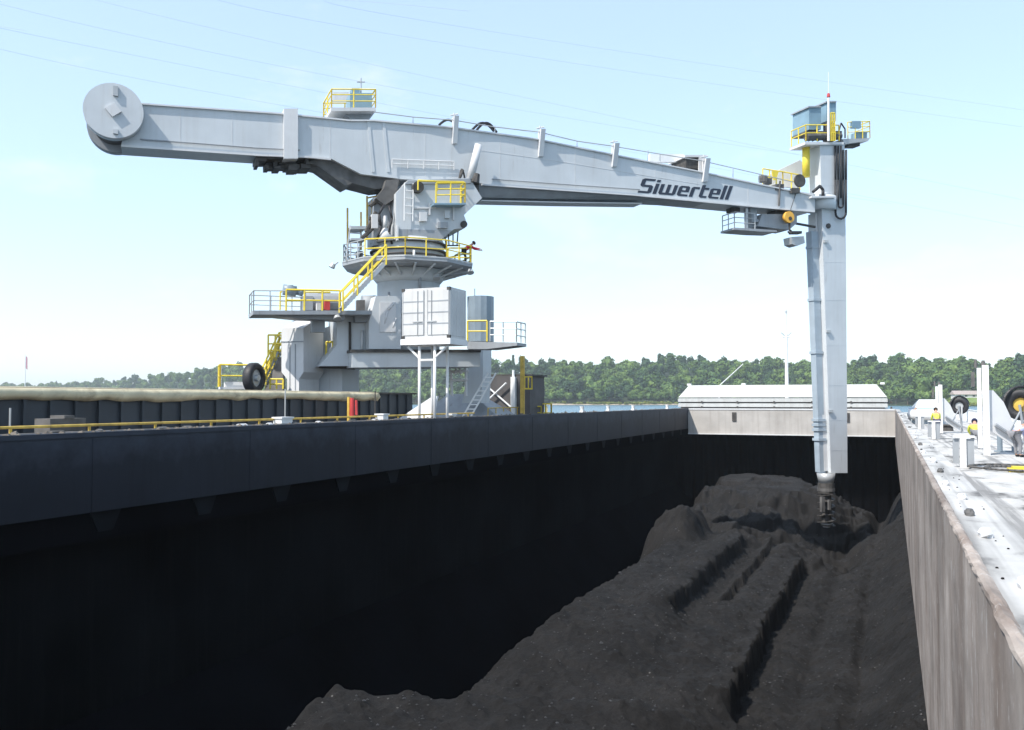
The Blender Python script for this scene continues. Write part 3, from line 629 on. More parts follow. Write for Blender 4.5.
# arched cables on top
b = B()
for x0_, x1_, h, yb in ((439, 458, 6, 125), (472, 494, 8, 130), (476, 497, 9, 131)):
    b.tube([bp(x0_ + (x1_ - x0_) * k / 8, yb - h * math.sin(PI * k / 8) + k * .2, .9) for k in range(9)], .08)
b.build('cable_loop', 'rubber', boom)
b = B(); rect(b, 650, 154, 684, 162, -.2, -.5); b.build('guard_plate', 'white', boom)
b = B(); rect(b, 686, 157, 705, 168.5, 1.0, -1.0); b.build('winch_housing', 'dark', boom); b = B(); rect(b, 685, 155, 707, 157, 1.15, -1.1); rect(b, 699, 157.1, 704.5, 175, 1.15, 1.04); b.build('housing_frame', 'palepaint', boom)
# side handrail low on the boom
b = B(); railing(b, [bp(392, 168, 1.35), bp(454, 170, 1.35)], .55, 1.1, .035); b.build('grab_rail', 'palepaint', boom)
# weld seams along the boom side
b = B()
for x, y0, y1 in ((180, 107, 147), (232, 110.5, 151), (330, 119, 157), (425, 126, 178), (500, 134, 183), (575, 148, 190), (655, 163.5, 196), (748, 182, 205.3)):
    addslab(b, [(x, y0), (x + .55, y0), (x + .55, y1), (x, y1)], 1.212, 1.2005)
strip(b, [(480, 150), (553, 160), (632, 173), (700, 184)], 1.212, 1.2005, .035); o = b.build('weld_seam', 'palepaint', boom); o['kind'] = 'stuff'
b = B(); b.tube([bp(140, 139, 1.3), bp(258, 148, 1.3), bp(300, 150, 1.3)], .04); b.build('conduit', 'midgrey', boom)
b = B(); b.tube([bp(492, 179, 1.3), bp(560, 184, 1.3), bp(640, 189.5, 1.3)], .035); b.build('conduit', 'midgrey', boom)
# lettering
def letters():
    g = {}
    def bar(x0, y0, x1, y1): return [(x0, y0), (x1, y0), (x1, y1), (x0, y1)]
    g['S'] = (.98, [[(.98, 1.4), (.16, 1.4), (0, 1.27), (0, .73), (.16, .6), (.68, .6), (.68, .2), (0, .2), (0, 0), (.82, 0), (.98, .13), (.98, .67), (.82, .8), (.30, .8), (.30, 1.2), (.98, 1.2)]])
    g['i'] = (.28, [bar(0, 0, .28, 1.0), bar(0, 1.14, .28, 1.36)])
    g['w'] = (1.3, [[(0, 1), (.27, 1), (.27, .2), (.515, .2), (.515, 1), (.785, 1), (.785, .2), (1.03, .2), (1.03, 1), (1.3, 1), (1.3, .14), (1.16, 0), (.14, 0), (0, .14)]])
    g['e'] = (.84, [[(.84, 0), (.14, 0), (0, .13), (0, .87), (.14, 1), (.27, 1), (.27, .19), (.84, .19)], bar(.27, .83, .55, 1), bar(.27, .42, .55, .58), [(.55, 1), (.72, 1), (.84, .88), (.84, .42), (.55, .42)]])
    g['r'] = (.62, [[(0, 0), (.28, 0), (.28, .8), (.62, .8), (.62, 1), (.14, 1), (0, .88)]])
    g['t'] = (.62, [[(.14, 0), (.62, 0), (.62, .19), (.28, .19), (.28, .8), (.62, .8), (.62, 1), (.28, 1), (.28, 1.25), (0, 1.25), (0, .13)]])
    g['l'] = (.28, [bar(0, 0, .28, 1.4)])
    return g
G = letters(); b = B()
A0 = bp(637.5, 192.6, 1.206); A1 = bp(728, 199.8, 1.206); H0 = (bp(650, 178.6, 1.206).z - bp(650, 193.6, 1.206).z) / 1.4
txt = 'Siwertell'; wid = sum(G[c][0] for c in txt) + .13 * (len(txt) - 1); along = (A1 - A0); x = 0; shear = .42
hr = (bp(728, 185.6, 1.206).z - A1.z) / 1.4
for c in txt:
    wc, polys = G[c]
    for p in polys:
        q = []
        for (gx_, gy_) in p:
            f_ = (x + gx_) / wid; hh = H0 * (1 - f_) + hr * f_
            q.append(A0 + along * f_ + U * (shear * gy_ * H0) + K * (gy_ * hh) * 1.0 + along * 0)
        b.prism(q, Mv * .012)
    x += wc + .13
b.build('lettering', 'ink', boom)
# counterweight: two discs either side of the boom end with a packet between
c0 = bp(113.5, 110.5, 1.9)
def disc(b, c, r, o0, o1, n=40): 
    ring = lambda o: [c + (U * math.cos(2 * PI * k / n) + K * math.sin(2 * PI * k / n)) * r + Mv * o for k in range(n)]
    return b.loft([ring(o0), ring(o1)])
RD = 26.6 * (c0 - CAM).dot(HEAD) / F * 1.06
cw = disc(B(), c0, RD, -.62, 0).build('counterweight', 'paint', cr, True)
disc(B(), c0, RD, -3.8, -3.1).build('counterweight', 'midgrey', cr, True)
disc(B(), c0 - U * .1, RD * .72, -3.09, -.63).build('counterweight_core', 'grime', cr, True)
b = B(); s_ = .42; b.prism([c0 + (U * a + K * d) * s_ + Mv * .002 for a, d in ((1.0, -.1), (.1, .95), (-1.0, .1), (-.1, -.95))], Mv * .16); b.build('pin_plate', 'palepaint', cw)
b = B(); addslab(b, [(113, 85.5), (118, 86), (118, 96), (113, 95)], 2.05, 1.903); addslab(b, [(113, 129), (118, 129), (118, 134), (113, 133)], 2.05, 1.903); b.build('lifting_eye', 'galv', cw)
# machinery slung below the rear boom
b = B(); addslab(b, [(318, 157.5), (330, 159.5), (361, 175), (401, 181), (398, 187), (375, 189), (352, 183), (346, 186), (318, 166), (306, 163)], .9, -1.0); b.build('conveyor_casing', 'grime', cr)
b = B(); rect(b, 300, 164, 322, 167, .7, .5); rect(b, 256, 156, 315, 159, 1.0, -1.0)
for k in range(26):
    x = random.uniform(255, 312); y = random.uniform(157, 166); rect(b, x, y, x + random.uniform(3, 12), y + random.uniform(2, 5.5), random.uniform(.2, 1.1), random.uniform(-1, 0))
b.build('conveyor_machinery', 'dark', cr)
# top cab platform
b = B(); rect(b, 331, 107.5, 376, 111, 1.3, -1.6); plat = b.build('platform', 'palepaint', cr)
b = B(); addslab(b, [(342, 111.1), (374, 111.1), (367, 121), (352, 121)], .6, -.8); b.build('platform_support', 'midgrey', plat)
b = B(); rect(b, 350, 93, 372, 107.4, .4, -.8); rect(b, 352, 88, 360, 93, .2, -.5); b.build('aircon_unit', 'blue', plat)
b = B(); c4 = [bp(331.5, 107.5, 1.25), bp(375.5, 107.5, 1.25), bp(375.5, 107.5, 1.25) - Mv * 2.8, bp(331.5, 107.5, 1.25) - Mv * 2.8]
railing(b, c4 + [c4[0]], 1.15, 1.2, .045, (.35, .7)); b.build('railing', 'yellow', plat)
b = B(); rect(b, 333, 92, 349, 101, -1.3, -1.34); b.build('sign_board', 'palepaint', plat); b = B(); b.cone(bp(361, 107, 0), bp(361, 78, 0), .05, .04).cone(bp(357, 82, 0), bp(365, 82, 0), .04, .04); b.build('aerial', 'galv', plat)
# luffing cylinder
b = B(); b.cone(bp(478.5, 145, 1.9), bp(470, 180, 1.9), .25, .27, 12).cone(bp(470, 180, 1.9), bp(466, 192, 1.9), .14, .14, 10); b.build('luffing_cylinder', 'palepaint', cr, True)
b = B(); rect(b, 470, 180, 479, 192, 1.9, 1.3); b.cone(bp(475, 183, 2.1), bp(477, 174, 2.1), .3, .2).cone(bp(459, 180, 1.9), bp(463, 170, 1.9), .09, .09); b.tube([bp(459 + 6 * k / 6, 180 - 11 * math.sin(PI * k / 6), 1.8) for k in range(7)], .06); b.build('cylinder_joint', 'dark', cr)
# slewing body
b = B(); addslab(b, [(396, 193), (408, 180), (470, 178), (482, 198), (464, 215), (466.5, 222), (465, 228), (454, 229), (440, 241), (396, 241)], 2.1, -2.1); body = b.build('slewing_body', 'paint', cr)
b = B(); addslab(b, [(398, 229), (452, 230.5), (440, 240.5), (398, 240.5)], 2.16, 2.103); b.build('body_plate', 'midgrey', body); b = B(); addslab(b, [(408, 180.5), (470, 178.5), (471, 183), (405, 184)], 2.2, 2.103); b.build('body_plate', 'midgrey', body)
b = B(); disc(b, bp(417, 188, 2.12), .36, 0, .35, 16); b.build('sheave', 'dark', body, True); b = B(); disc(b, bp(463.5, 224.5, 2.12), .22, 0, .15, 14); b.build('sheave', 'dark', body, True)
b = B(); ladder(b, bp(408.5, 221, 2.3), bp(409, 183, 2.3), U, .55, .04, .45); b.build('ladder', 'white', body)
b = B(); rect(b, 434, 203, 466, 204.6, 3.0, 2.11); bpl = b.build('platform', 'blue', cr)
b = B(); railing(b, [bp(418, 190, 2.95), bp(437, 191, 2.95)], .6, 2.2, .05, ()); railing(b, [bp(436, 203, 2.95), bp(465, 202.5, 2.95), bp(465, 202.5, 2.95) - Mv * .8], 1.25, .95, .055, (.4, .7)); b.tube([bp(418, 181, 2.95), bp(464, 182, 2.95)], .05); b.build('railing', 'yellow', bpl)
b = B()
for x0_, y0_, x1_, y1_ in ((413, 207, 436, 208.5), (429, 203, 430.5, 215), (453, 206, 454.5, 220), (397, 225, 398.5, 240)): rect(b, x0_, y0_, x1_, y1_, 2.25, 2.11)
b.build('pipework', 'palepaint', body)
# feed casing left of the slewing body
b = B(); rect(b, 374, 197, 395, 245, .9, -1.0); addslab(b, [(378, 196.5), (384, 186), (399, 184), (398, 196.5)], .8, -.8); b.build('feed_casing', 'midgrey', cr)
b = B(); addslab(b, [(386, 180), (399, 179), (396, 198), (385, 205), (376, 198), (384, 188)], 1.6, .95); b.build('chute', 'grime', cr)
b = B(); b.cone(bp(385.5, 241, 1.5), bp(385.5, 228, 1.5), .62, .14, 14).cone(bp(385.5, 228, 1.5), bp(385.5, 216, 1.5), .16, .12, 10); b.build('cone_hopper', 'palepaint', cr, True)
b = B()
for x0_, y0_, x1_, y1_ in ((366, 232, 376, 212), (362, 238, 373, 228), (370, 206, 380, 198), (369, 218, 380, 220)): b.cone(bp(x0_, y0_, 1), bp(x1_, y1_, 1), .13, .13, 6)
b.build('hydraulic_pipe', 'dark', cr)
b = B()
for x, y0_, y1_ in ((347.5, 208, 247), (361, 212, 250), (367, 196, 240), (372, 200, 225)): b.cone(bp(x, y1_, .2), bp(x, y0_, .2), .06, .06)
b.tube([bp(367, 198, .2), bp(377, 196, .2)], .05); b.tube([bp(367, 206, .2), bp(377, 204, .2)], .05); b.build('access_frame', 'ochre', cr)
b = B(); ladder(b, bp(352, 262, .6), bp(356, 226, .6), U, .75, .05, .45); rect(b, 351, 226, 366, 229, 1, -.3); rect(b, 351, 238, 366, 240, 1, -.3); b.build('steps', 'galv', cr)
# turntable, column, ring platform
def hz(py, Z=58): return EYE + (HY - py) * Z / F
C = lambda z: V((AX.x, AX.y, z))
b = B(); b.cone(C(hz(262)), C(hz(241)), 2.35, 2.25, 36); turn = b.build('turntable', 'paint', cr, True)
b = B(); b.cone(C(hz(254)), C(hz(252.3)), 2.5, 2.5, 36).cone(C(hz(246)), C(hz(244.8)), 2.5, 2.5, 36).cone(C(hz(259)), C(hz(257.6)), 2.6, 2.6, 36); b.build('slew_ring', 'dark', turn, True)
b = B(); b.cone(C(hz(366)), C(hz(276)), 2.02, 2.02, 40); colm = b.build('column', 'paint', cr, True)
b = B(); b.cone(C(hz(317)), C(hz(315.8)), 2.1, 2.1, 40); b.build('weld_ring', 'white', colm, True)
b = B(); addslab(b, [(337, 312), (374, 312), (374, 366), (320, 366), (337, 345)], 1.3, -1.5); addslab(b, [(352, 352.5), (480, 351.5), (480, 366.5), (352, 367.5)], 2.4, -1.5); beam = b.build('portal_beam', 'paint', cr)
b = B(); rect(b, 351, 349.5, 481, 352.3, 2.55, -1.6); b.build('beam_flange', 'dark', beam)
for k_, (h1, h0, r0, ty) in enumerate(((hz(266), hz(271.5), 4.3, 0),)):
    b = B(); n = 10; ring = lambda r, z: [C(z) + (U * math.cos(2 * PI * k / n) + Mv * math.sin(2 * PI * k / n)) * r for k in range(n)]
    b.loft([ring(3.9, h0), ring(r0, h0 + .16), ring(r0, h1)]); rp = b.build('ring_platform', 'midgrey', cr)
    b = B(); b.loft([ring(r0 + .03, h1), ring(r0 + .03, h1 + .08), ring(r0 - .1, h1 + .08)], False); b.build('toe_board', 'galv', rp)
    pts = ring(r0 - .08, h1)
    b = B(); railing(b, pts[9:] + pts[:5], 1.15, 1.1, .045, (.5,))
    b.build('railing', 'yellow', rp); b = B(); railing(b, pts[4:8], 1.15, .9, .04, (.33, .66)); b.build('railing', 'galv', rp)
RPZ = hz(266)
b = B(); b.prism([bp(430, 266.8, 2.0), bp(470, 266.8, 2.0), bp(470, 272, 2.0), bp(452, 275, 2.0)], Mv * -3.2)
b.build('platform', 'midgrey', rp); b = B(); railing(b, [bp(448, 266.8, 2.0), bp(470, 266.8, 2.0), bp(470, 266.8, 2.0) - Mv * 3.1], 1.2, 1.1, .05, (.5,)); b.build('railing', 'yellow', rp)
b = B()
for x in (446, 449, 453, 457): b.cone(bp(x, 245, 0), bp(x - 2 + (x - 446) * .3, 228, 0), .045, .045)
b.tube([bp(443, 245.5, 0), bp(460, 245.5, 0)], .045); b.build('hanging_frame', 'dark', cr)
b = B(); b.cone(bp(338, 262, 1.0), bp(333, 266, 1.0), .05, .05).cone(bp(333.5, 264, 1), bp(331.5, 267.5, 1), .16, .2, 10); b.build('floodlight', 'galv', cr)
# lower platform with its stair
b = B(); rect(b, 253, 310.5, 372, 314.5, 3.0, .4); lp = b.build('platform', 'midgrey', cr)
b = B(); addslab(b, [(262, 314.6), (345, 314.6), (345, 320), (300, 318.5)], 2.4, .8); rect(b, 312, 317, 325, 332, 1.5, .9); rect(b, 355, 314.7, 372, 322, 1.8, .9); b.build('platform_support', 'midgrey', lp)
b = B(); p1 = bp(253.5, 310.5, 2.95); p2 = bp(286, 310.5, 2.95); p0 = p1 - Mv * 2.4; railing(b, [p0, p1, p2], 1.15, 1.0, .035, (.5,)); railing(b, [p0, p0 + U * 5], 1.15, 1.4, .035, (.5,)); b.build('railing', 'galv', lp)
b = B(); railing(b, [bp(286, 310.5, 2.95), bp(340, 311, 2.95)], 1.22, 1.15, .06, (.5,)); railing(b, [bp(280, 310, .6), bp(330, 310, .6)], 1.1, 1.5, .05); b.build('railing', 'yellow', lp)
b = B(); b.cone(bp(305, 302, 1.3), bp(338, 302, 1.3), .55, .55, 16); rect(b, 303, 296, 313, 310, 1.9, .8); rect(b, 318, 293, 330, 297, 1.5, .9); b.build('gearbox', 'midgrey', lp)
b = B(); b.cone(bp(283, 289.5, 1.5), bp(296, 291.5, 1.5), .33, .33, 14).cone(bp(296, 291.5, 1.5), bp(303, 293.5, 1.5), .2, .2, 10); rect(b, 287, 285, 293, 289, 1.7, 1.2); b.build('drive_motor', M['tank'], lp, True)
b = B(); b.cone(bp(362, 304, .4), bp(376, 304, .4), .55, .55, 14); b.build('drive_drum', 'midgrey', lp, True)
# stair
a0, a1 = (341, 312), (384, 266); b = B()
for o in (3.1, 3.95): 
    p, q = bp(*a0, 3.5) + Mv * (o - 3.5), bp(*a1, 3.5) + Mv * (o - 3.5); b.prism([p, q, q + K * .32, p + K * .32], Mv * .05)
sta = b.build('stair', 'palepaint', cr)
b = B(); n = 15
for k in range(n): p = bp(*a0, 3.5).lerp(bp(*a1, 3.5), (k + .5) / n); b.box(-.16, .16, -.42, .38, .12, .16, Matrix.Translation(p) @ Matrix.Rotation(RZ, 4, 'Z'))
b.build('stair_tread', 'galv', sta)
b = B()
for o in (3.0, 4.05):
    p, q = bp(*a0, 3.5) + Mv * (o - 3.5), bp(*a1, 3.5) + Mv * (o - 3.5); railing(b, [p, q], 1.2, 1.1, .055, (.5,))
b.build('railing', 'yellow', sta)
# bell under the platform and casing on the column
b = B(); b.cone(C(hz(284)), C(hz(272)), 2.03, 2.7, 36); b.build('column_bell', 'paint', cr, True)
b = B(); addslab(b, [(376, 296), (401, 296), (401, 349), (369, 349), (369, 322)], 2.3, .9); b.build('column_casing', 'paint', cr)
b = B(); addslab(b, [(380, 302), (396, 302), (396, 332), (380, 332)], 2.36, 2.303); b.build('access_door', 'palepaint', cr)
# odds and ends on the tower
for (xa_, ya_, xb_, yb_, o_, m_) in ((414, 262, 414, 250, 2.6, 'palepaint'), (395, 300, 395, 345, 2.1, 'palepaint'), (389, 292, 389, 352, 2.0, 'midgrey'), (420, 276, 420, 288, 2.1, 'midgrey'), (362, 330, 362, 352, 1.45, 'palepaint'), (350, 322, 350, 350, 1.45, 'dark')):
    B().cone(bp(xa_, ya_, o_), bp(xb_, yb_, o_), .08, .08, 8).build('pipe', m_, cr, True)
b = B(); b.tube([bp(383, 352, 2.1), bp(384, 325, 2.3), bp(388, 310, 2.4), bp(394, 303, 2.4)], .06); b.build('curved_rail', 'palepaint', cr, True)
b = B(); b.tube([bp(391, 352, 2.1), bp(392, 330, 2.3), bp(396, 318, 2.4)], .05); b.build('curved_rail', 'palepaint', cr, True)
for x_, y_, w_, h_, o_, m_ in ((349, 258, 5, 7, .5, 'midgrey'), (357, 251, 6, 13, .3, 'grime'), (398, 256, 6, 9, 2.9, 'palepaint'), (409, 257, 5, 8, 2.9, 'blue'), (429, 256, 7, 9, 2.8, 'palepaint'), (441, 258, 4, 7, 2.6, 'midgrey'), (325, 301, 5, 9, 2.4, 'red'), (317, 303, 4, 7, 2.5, 'palepaint'), (357, 300, 8, 11, 1.8, 'grime'), (438, 222, 10, 6, 2.35, 'midgrey'), (420, 212, 7, 9, 2.35, 'palepaint'), (445, 210, 5, 8, 2.35, 'paint'), (372, 214, 6, 14, 1.3, 'palepaint')):
    b = B(); rect(b, x_, y_, x_ + w_, y_ + h_, o_, o_ - .4); b.build('equipment_box', m_, cr)
b = B()
for k in range(9): a = PI * (.05 + .1 * k); q = C(RPZ - .55) + (U * math.cos(a) + Mv * math.sin(a)) * 3.0; b.cone(C(RPZ - .9) + (U * math.cos(a) + Mv * math.sin(a)) * 2.0, C(RPZ - .3) + (U * math.cos(a) + Mv * math.sin(a)) * 3.9, .07, .07)
o = b.build('gusset', 'paint', rp); o['kind'] = 'stuff'
b = B(); b.tube([bp(384, 205, 1.7), bp(379, 214, 1.9), bp(381, 226, 1.8), bp(377, 240, 1.7)], .08); b.build('hose', 'rubber', cr, True)
b = B(); b.tube([bp(389, 206, 1.7), bp(392, 218, 1.9), bp(389, 232, 1.8), bp(392, 244, 1.7)], .07); b.build('hose', 'rubber', cr, True)
for x_, y_ in ((337, 316), (436, 276), (470, 270)):
    b = B(); b.cone(bp(x_, y_, 3.0), bp(x_ + .5, y_ + 3, 3.1), .16, .24, 10); b.build('floodlight', 'galv', cr)
# vertical leg
def legring(y, xl, xr, o0, o1): return [bp(xl, y, o0), bp(xr, y, o0), bp(xr, y, o0) - Mv * (o0 - o1), bp(xl, y, o0) - Mv * (o0 - o1)]
b = B(); b.loft([legring(145, 820, 844.5, .9, -.6), legring(250, 823, 846, .9, -.3), legring(473, 831, 847.5, .9, .1)]); leg = b.build('vertical_leg', 'paint', cr)
b = B(); b.loft([legring(213, 815.5, 822, .35, -.5), legring(250, 816, 823, .35, -.5), legring(471, 824.5, 830.5, .6, .1)]); b.build('leg_casing', 'palepaint', leg)
b = B(); p = [bp(812, 232, .1), bp(820.5, 472, .3)]; sq = lambda c, q: [c - U * q + Mv * q, c + U * q + Mv * q, c + U * q - Mv * q, c - U * q - Mv * q]
b.loft([sq(p[0], .33), sq(p[1], .27)]); pp = b.build('side_duct', 'duct', leg)
b = B()
for f_ in (.06, .28, .5, .78, .8, .82, .86): q = p[0].lerp(p[1], f_); b.loft([sq(q, .37), sq(q - K * .2, .37)])
b.build('duct_clamp', 'duct', pp)
for y_ in (185, 262, 300, 345, 385, 420, 450):
    f_ = (y_ - 145) / 328; b = B(); rect(b, 820.8 + 10.5 * f_, y_, 844.2 + 3.2 * f_, y_ + .6, .908, .895); b.build('weld_seam', 'paint', leg)
for y_ in (240, 330, 410):
    b = B(); rect(b, 822 + (y_ - 145) / 328 * 9, y_, 826 + (y_ - 145) / 328 * 9, y_ + 2.5, 1.05, .9); b.build('lug', 'galv', leg)
b = B(); disc(b, bp(828, 226, .9), .2, 0, .1, 12); b.build('leg_port', 'dark', leg)
# round boom head round the leg
hc = bp(821, 205, .3); b = B(); b.cone(V((hc.x, hc.y, bp(821, 211, .3).z)), V((hc.x, hc.y, bp(821, 197.5, .3).z)), 1.15, 1.15, 20); b.cone(V((hc.x, hc.y, bp(821, 197.4, .3).z)), V((hc.x, hc.y, bp(821, 191, .3).z)), .9, .4, 16); b.build('boom_head', 'paint', cr, True)
b = B(); rect(b, 812, 196, 836, 197.6, 1.6, -1.2); b.build('head_plate', 'palepaint', cr)
b = B(); b.tube([bp(813, 192, 1.3), bp(820, 186, 1.3), bp(823, 190, 1.3), bp(823, 196, 1.3)], .12); b.build('hose', 'rubber', cr, True); b = B(); disc(b, bp(799, 181, 1.25), .5, 0, .15, 20); b.build('cable_drum', 'dark', cr, True); b = B(); rect(b, 792, 188, 800, 193, 1.5, 1.25)
b.build('head_machinery', 'dark', cr)
# cable loops hanging by the leg
b = B()
for xa, xb, yb, r in ((835.5, 846, 216, .085), (838.3, 843.2, 208, .075)):
    mid = (xa + xb) / 2; h = (xb - xa) / 2
    pts = [bp(xa, 146, 1.05)] + [bp(xa, 180, 1.1)] + [bp(mid - h * math.cos(PI * k / 8), yb - 3 + h * 1.1 * math.sin(PI * k / 8), 1.15) for k in range(9)] + [bp(xb, 180, 1.1), bp(xb, 150, 1.05)]
    B().tube(pts, r, 8).build('cable_loop', 'rubber', leg, True)
B().tube([bp(841, 146, 1.1), bp(841, 198, 1.1)], .07).build('cable', 'rubber', leg, True)
# leg head
b = B(); rect(b, 805, 142, 844, 144.5, 1.1, -.7); hp = b.build('platform', 'palepaint', cr)
b = B(); rect(b, 806, 131, 842, 133, .9, -.8); b.cone(bp(806, 137, .9), bp(840, 136, .9), .3, .3, 10).cone(bp(829, 141, .6), bp(829, 124, .6), .45, .45, 12)
for x in (806, 809, 813, 818, 824, 832, 840): rect(b, x, 133, x + 1.2, 141, .95, .8)
b.build('leg_drive', 'grime', hp)
b = B(); rect(b, 809, 107.5, 821, 129.5, .9, -1.0); b.build('electrical_cabinet', 'blue', cr)
b = B(); rect(b, 826.5, 102.5, 836, 121, .3, -.9); b.build('electrical_cabinet', 'blue', cr)
b = B(); rect(b, 808.5, 106, 821.5, 107.4, 1.0, -1.1); rect(b, 826, 101, 836.5, 102.4, .4, -1.0); b.build('cabinet_roof', 'midgrey', cr)
b = B(); c4 = [bp(806, 141, 1.05), bp(839, 141, 1.15)]; railing(b, [c4[0] - Mv * 1.7, c4[0], c4[1]], 1.25, .9, .05, (.5,)); railing(b, [bp(831, 141, 1.3), bp(835, 141, 1.3)], 2.2, .2, .06, (.3, .5, .7)); b.build('railing', 'yellow', hp)
b = B(); b.cone(bp(828.5, 141, 1.3), bp(828.5, 98, 1.3), .1, .08).cone(bp(828.5, 98, 1.3), bp(828.5, 72, 1.3), .025, .02); am = b.build('aerial', 'white', hp); b = B(); b.cone(bp(828.5, 97, 1.3), bp(828.5, 93.5, 1.3), .14, .1, 10); b.build('warning_lamp', 'red', am)
b = B(); addslab(b, [(842, 139), (870, 138), (868, 141), (845, 144)], .9, -.8); sp_ = b.build('platform', 'galv', cr)
b = B(); railing(b, [bp(848, 139, .85), bp(870, 138, .85), bp(870, 138, .85) - Mv * 1.6], 1.35, .8, .04, (.4, .7)); b.build('railing', 'yellow', sp_)
b = B(); rect(b, 852, 121, 861, 128, .9, .7); rect(b, 857, 132, 867, 138, .7, 0); b.build('control_box', 'blue', sp_)
b = B(); rect(b, 848, 143, 860, 146, .5, -.3); b.build('junction_box', 'dark', sp_); b = B(); b.tube([bp(838, 135, 1), bp(841, 123, 1), bp(845, 129, 1), bp(845, 138, 1)], .06); b.build('hose', 'rubber', sp_)
b = B(); b.cone(bp(806, 177, .2), bp(806, 145.5, .2), .29, .29, 16); b.build('tilt_cylinder', 'yellow', cr, True)
b = B(); railing(b, [bp(763, 184, -.8), bp(783, 187, -.8), bp(800, 190, -.8)], 1.2, .75, .055, (.5,)); addslab(b, [(772, 171), (779, 171), (776, 180), (774, 180)], -.6, -.7); b.build('railing', 'yellow', boom)
b = B(); addslab(b, [(766, 176), (800, 160), (803, 163), (800, 188), (770, 186)], -1.4, -1.6); b.build('guard_plate', 'white', boom)
b = B(); b.cone(bp(763, 182, .3), bp(763, 176, .3), .35, .35, 10); rect(b, 776, 184, 784, 190, 1.3, .7); rect(b, 768, 178, 772, 184, .3, -.3); b.cone(bp(780, 181, 1.3), bp(779, 206, 1.35), .07, .07); b.build('tip_winch', 'grime', boom)
# hoist block
b = B(); disc(b, bp(789.5, 217, 1.5), .44, -.28, .02, 18); hb = b.build('hook_block', 'orange', cr, True)
b = B(); disc(b, bp(790, 218.5, 1.5), .15, .021, .06, 10); b.tube([bp(789.5, 222, 1.35), bp(789.5, 230, 1.35), bp(791.5, 231.5, 1.35), bp(790, 233.5, 1.35), bp(788, 231.5, 1.35)], .08); b.build('hook', 'dark', hb)
b = B(); b.tube([bp(789.5, 213, 1.35), bp(799, 184, 1.35)], .03); b.build('hoist_rope', 'dark', hb)
# under-tip platform and motors
b = B(); addslab(b, [(734, 227.5), (760, 229), (777, 230.5), (777, 232), (760, 231.5), (734, 229.5)], 1.1, -.6); up = b.build('platform', 'midgrey', cr)
b = B(); p = bp(734.5, 227.5, 1.05); railing(b, [p - Mv * 1.5, p, bp(755, 228.8, 1.05)], 1.15, .75, .045, (.33, .66)); rect(b, 746, 208, 748, 228, 1.05, .9); b.build('railing', 'galv', up)
b = B(); addslab(b, [(750, 207.5), (757, 208), (757, 219), (765, 222), (752, 222)], .8, 0); addslab(b, [(762, 214), (797, 214), (797, 223), (789, 230), (758, 226)], .9, -.7); b.build('tilting_gear', 'midgrey', cr)
b = B(); rect(b, 731, 207.5, 740, 212, .6, 0); rect(b, 775, 209.5, 792, 214, .5, -.5); b.cone(bp(796, 223.5, .8), bp(815, 227, .8), .1, .1); rect(b, 793, 231, 802, 233.5, .9, .4); b.build('bracketry', 'dark', cr)
b = B(); addslab(b, [(791, 237), (804, 236), (805, 243), (797, 246), (792, 244)], 1.0, .1); b.build('motor_housing', 'galv', cr)
# digging screw below the leg
lx = bp(826, 480, .45); b = B(); b.cone(V((lx.x, lx.y, bp(826, 483, .45).z)), V((lx.x, lx.y, bp(826, 473, .45).z)), .55, .7, 16); ih = b.build('inlet_collar', 'galv', leg, True)
b = B(); b.cone(V((lx.x, lx.y, bp(826, 493, .45).z)), V((lx.x, lx.y, bp(826, 483, .45).z)), .62, .62, 16).cone(V((lx.x, lx.y, bp(826, 526, .45).z)), V((lx.x, lx.y, bp(826, 493, .45).z)), .38, .38, 12)
zt0, zt1 = bp(826, 526, .45).z, bp(826, 493, .45).z
for k in range(5):
    z = zt0 + (zt1 - zt0) * k / 5
    for j in range(8):
        a = j * PI / 4; a2 = a + PI / 4; rr2 = .68
        b.prism([V((lx.x + .3 * math.cos(a), lx.y + .3 * math.sin(a), z + .06 * j)), V((lx.x + rr2 * math.cos(a), lx.y + rr2 * math.sin(a), z + .06 * j)), V((lx.x + rr2 * math.cos(a2), lx.y + rr2 * math.sin(a2), z + .06 * (j + 1))), V((lx.x + .3 * math.cos(a2), lx.y + .3 * math.sin(a2), z + .06 * (j + 1)))], K * .05)
b.build('digging_screw', 'dark', leg)
b = B(); b.cone(V((lx.x, lx.y, bp(826, 491, .45).z)), V((lx.x, lx.y, bp(826, 488, .45).z)), .66, .66, 16); rect(b, 822, 497, 825, 512, 1.15, .9); rect(b, 829, 500, 831, 510, 1.2, 1); b.build('wear_ring', 'grime', leg)
b = B(); b.cone(V((lx.x, lx.y, bp(828, 527, .45).z)), V((lx.x, lx.y, bp(828, 523, .45).z)), .25, .45, 12); b.build('screw_tip', 'white', leg)

# lower works, square to the ship
def face(pts, Z, dep, b, ref=None):
    """outline on the plane y = const through pixel ref at depth Z, pushed back dep metres"""
    P0 = at(ref[0], ref[1], Z) if ref else at(pts[0][0], pts[0][1], Z); n_ = V((0, 1, 0))
    return b.prism([onp(x, y, P0, n_) for x, y in pts], V((0, dep, 0)))
b = B(); rf = (303, 360)
P0 = at(303, 360, 55); n_ = V((0, 1, 0)); pr = lambda x, y: onp(x, y, P0, n_)
back = V((0, 2.1, 0)); rise = K * 1.05
b.loft([[pr(287, 392), pr(299, 392), pr(299, 392) + back, pr(287, 392) + back], [pr(287, 379), pr(299, 379), pr(299, 379) + back, pr(287, 379) + back],
        [pr(281.5, 372), pr(303.5, 372), pr(303.5, 372) + back, pr(281.5, 372) + back], [pr(281.5, 330), pr(303.5, 330), pr(303.5, 330) + back, pr(281.5, 330) + back],
        [pr(283, 328), pr(303.5, 328), pr(303.5, 328) + back + rise, pr(283, 328) + back + rise]])
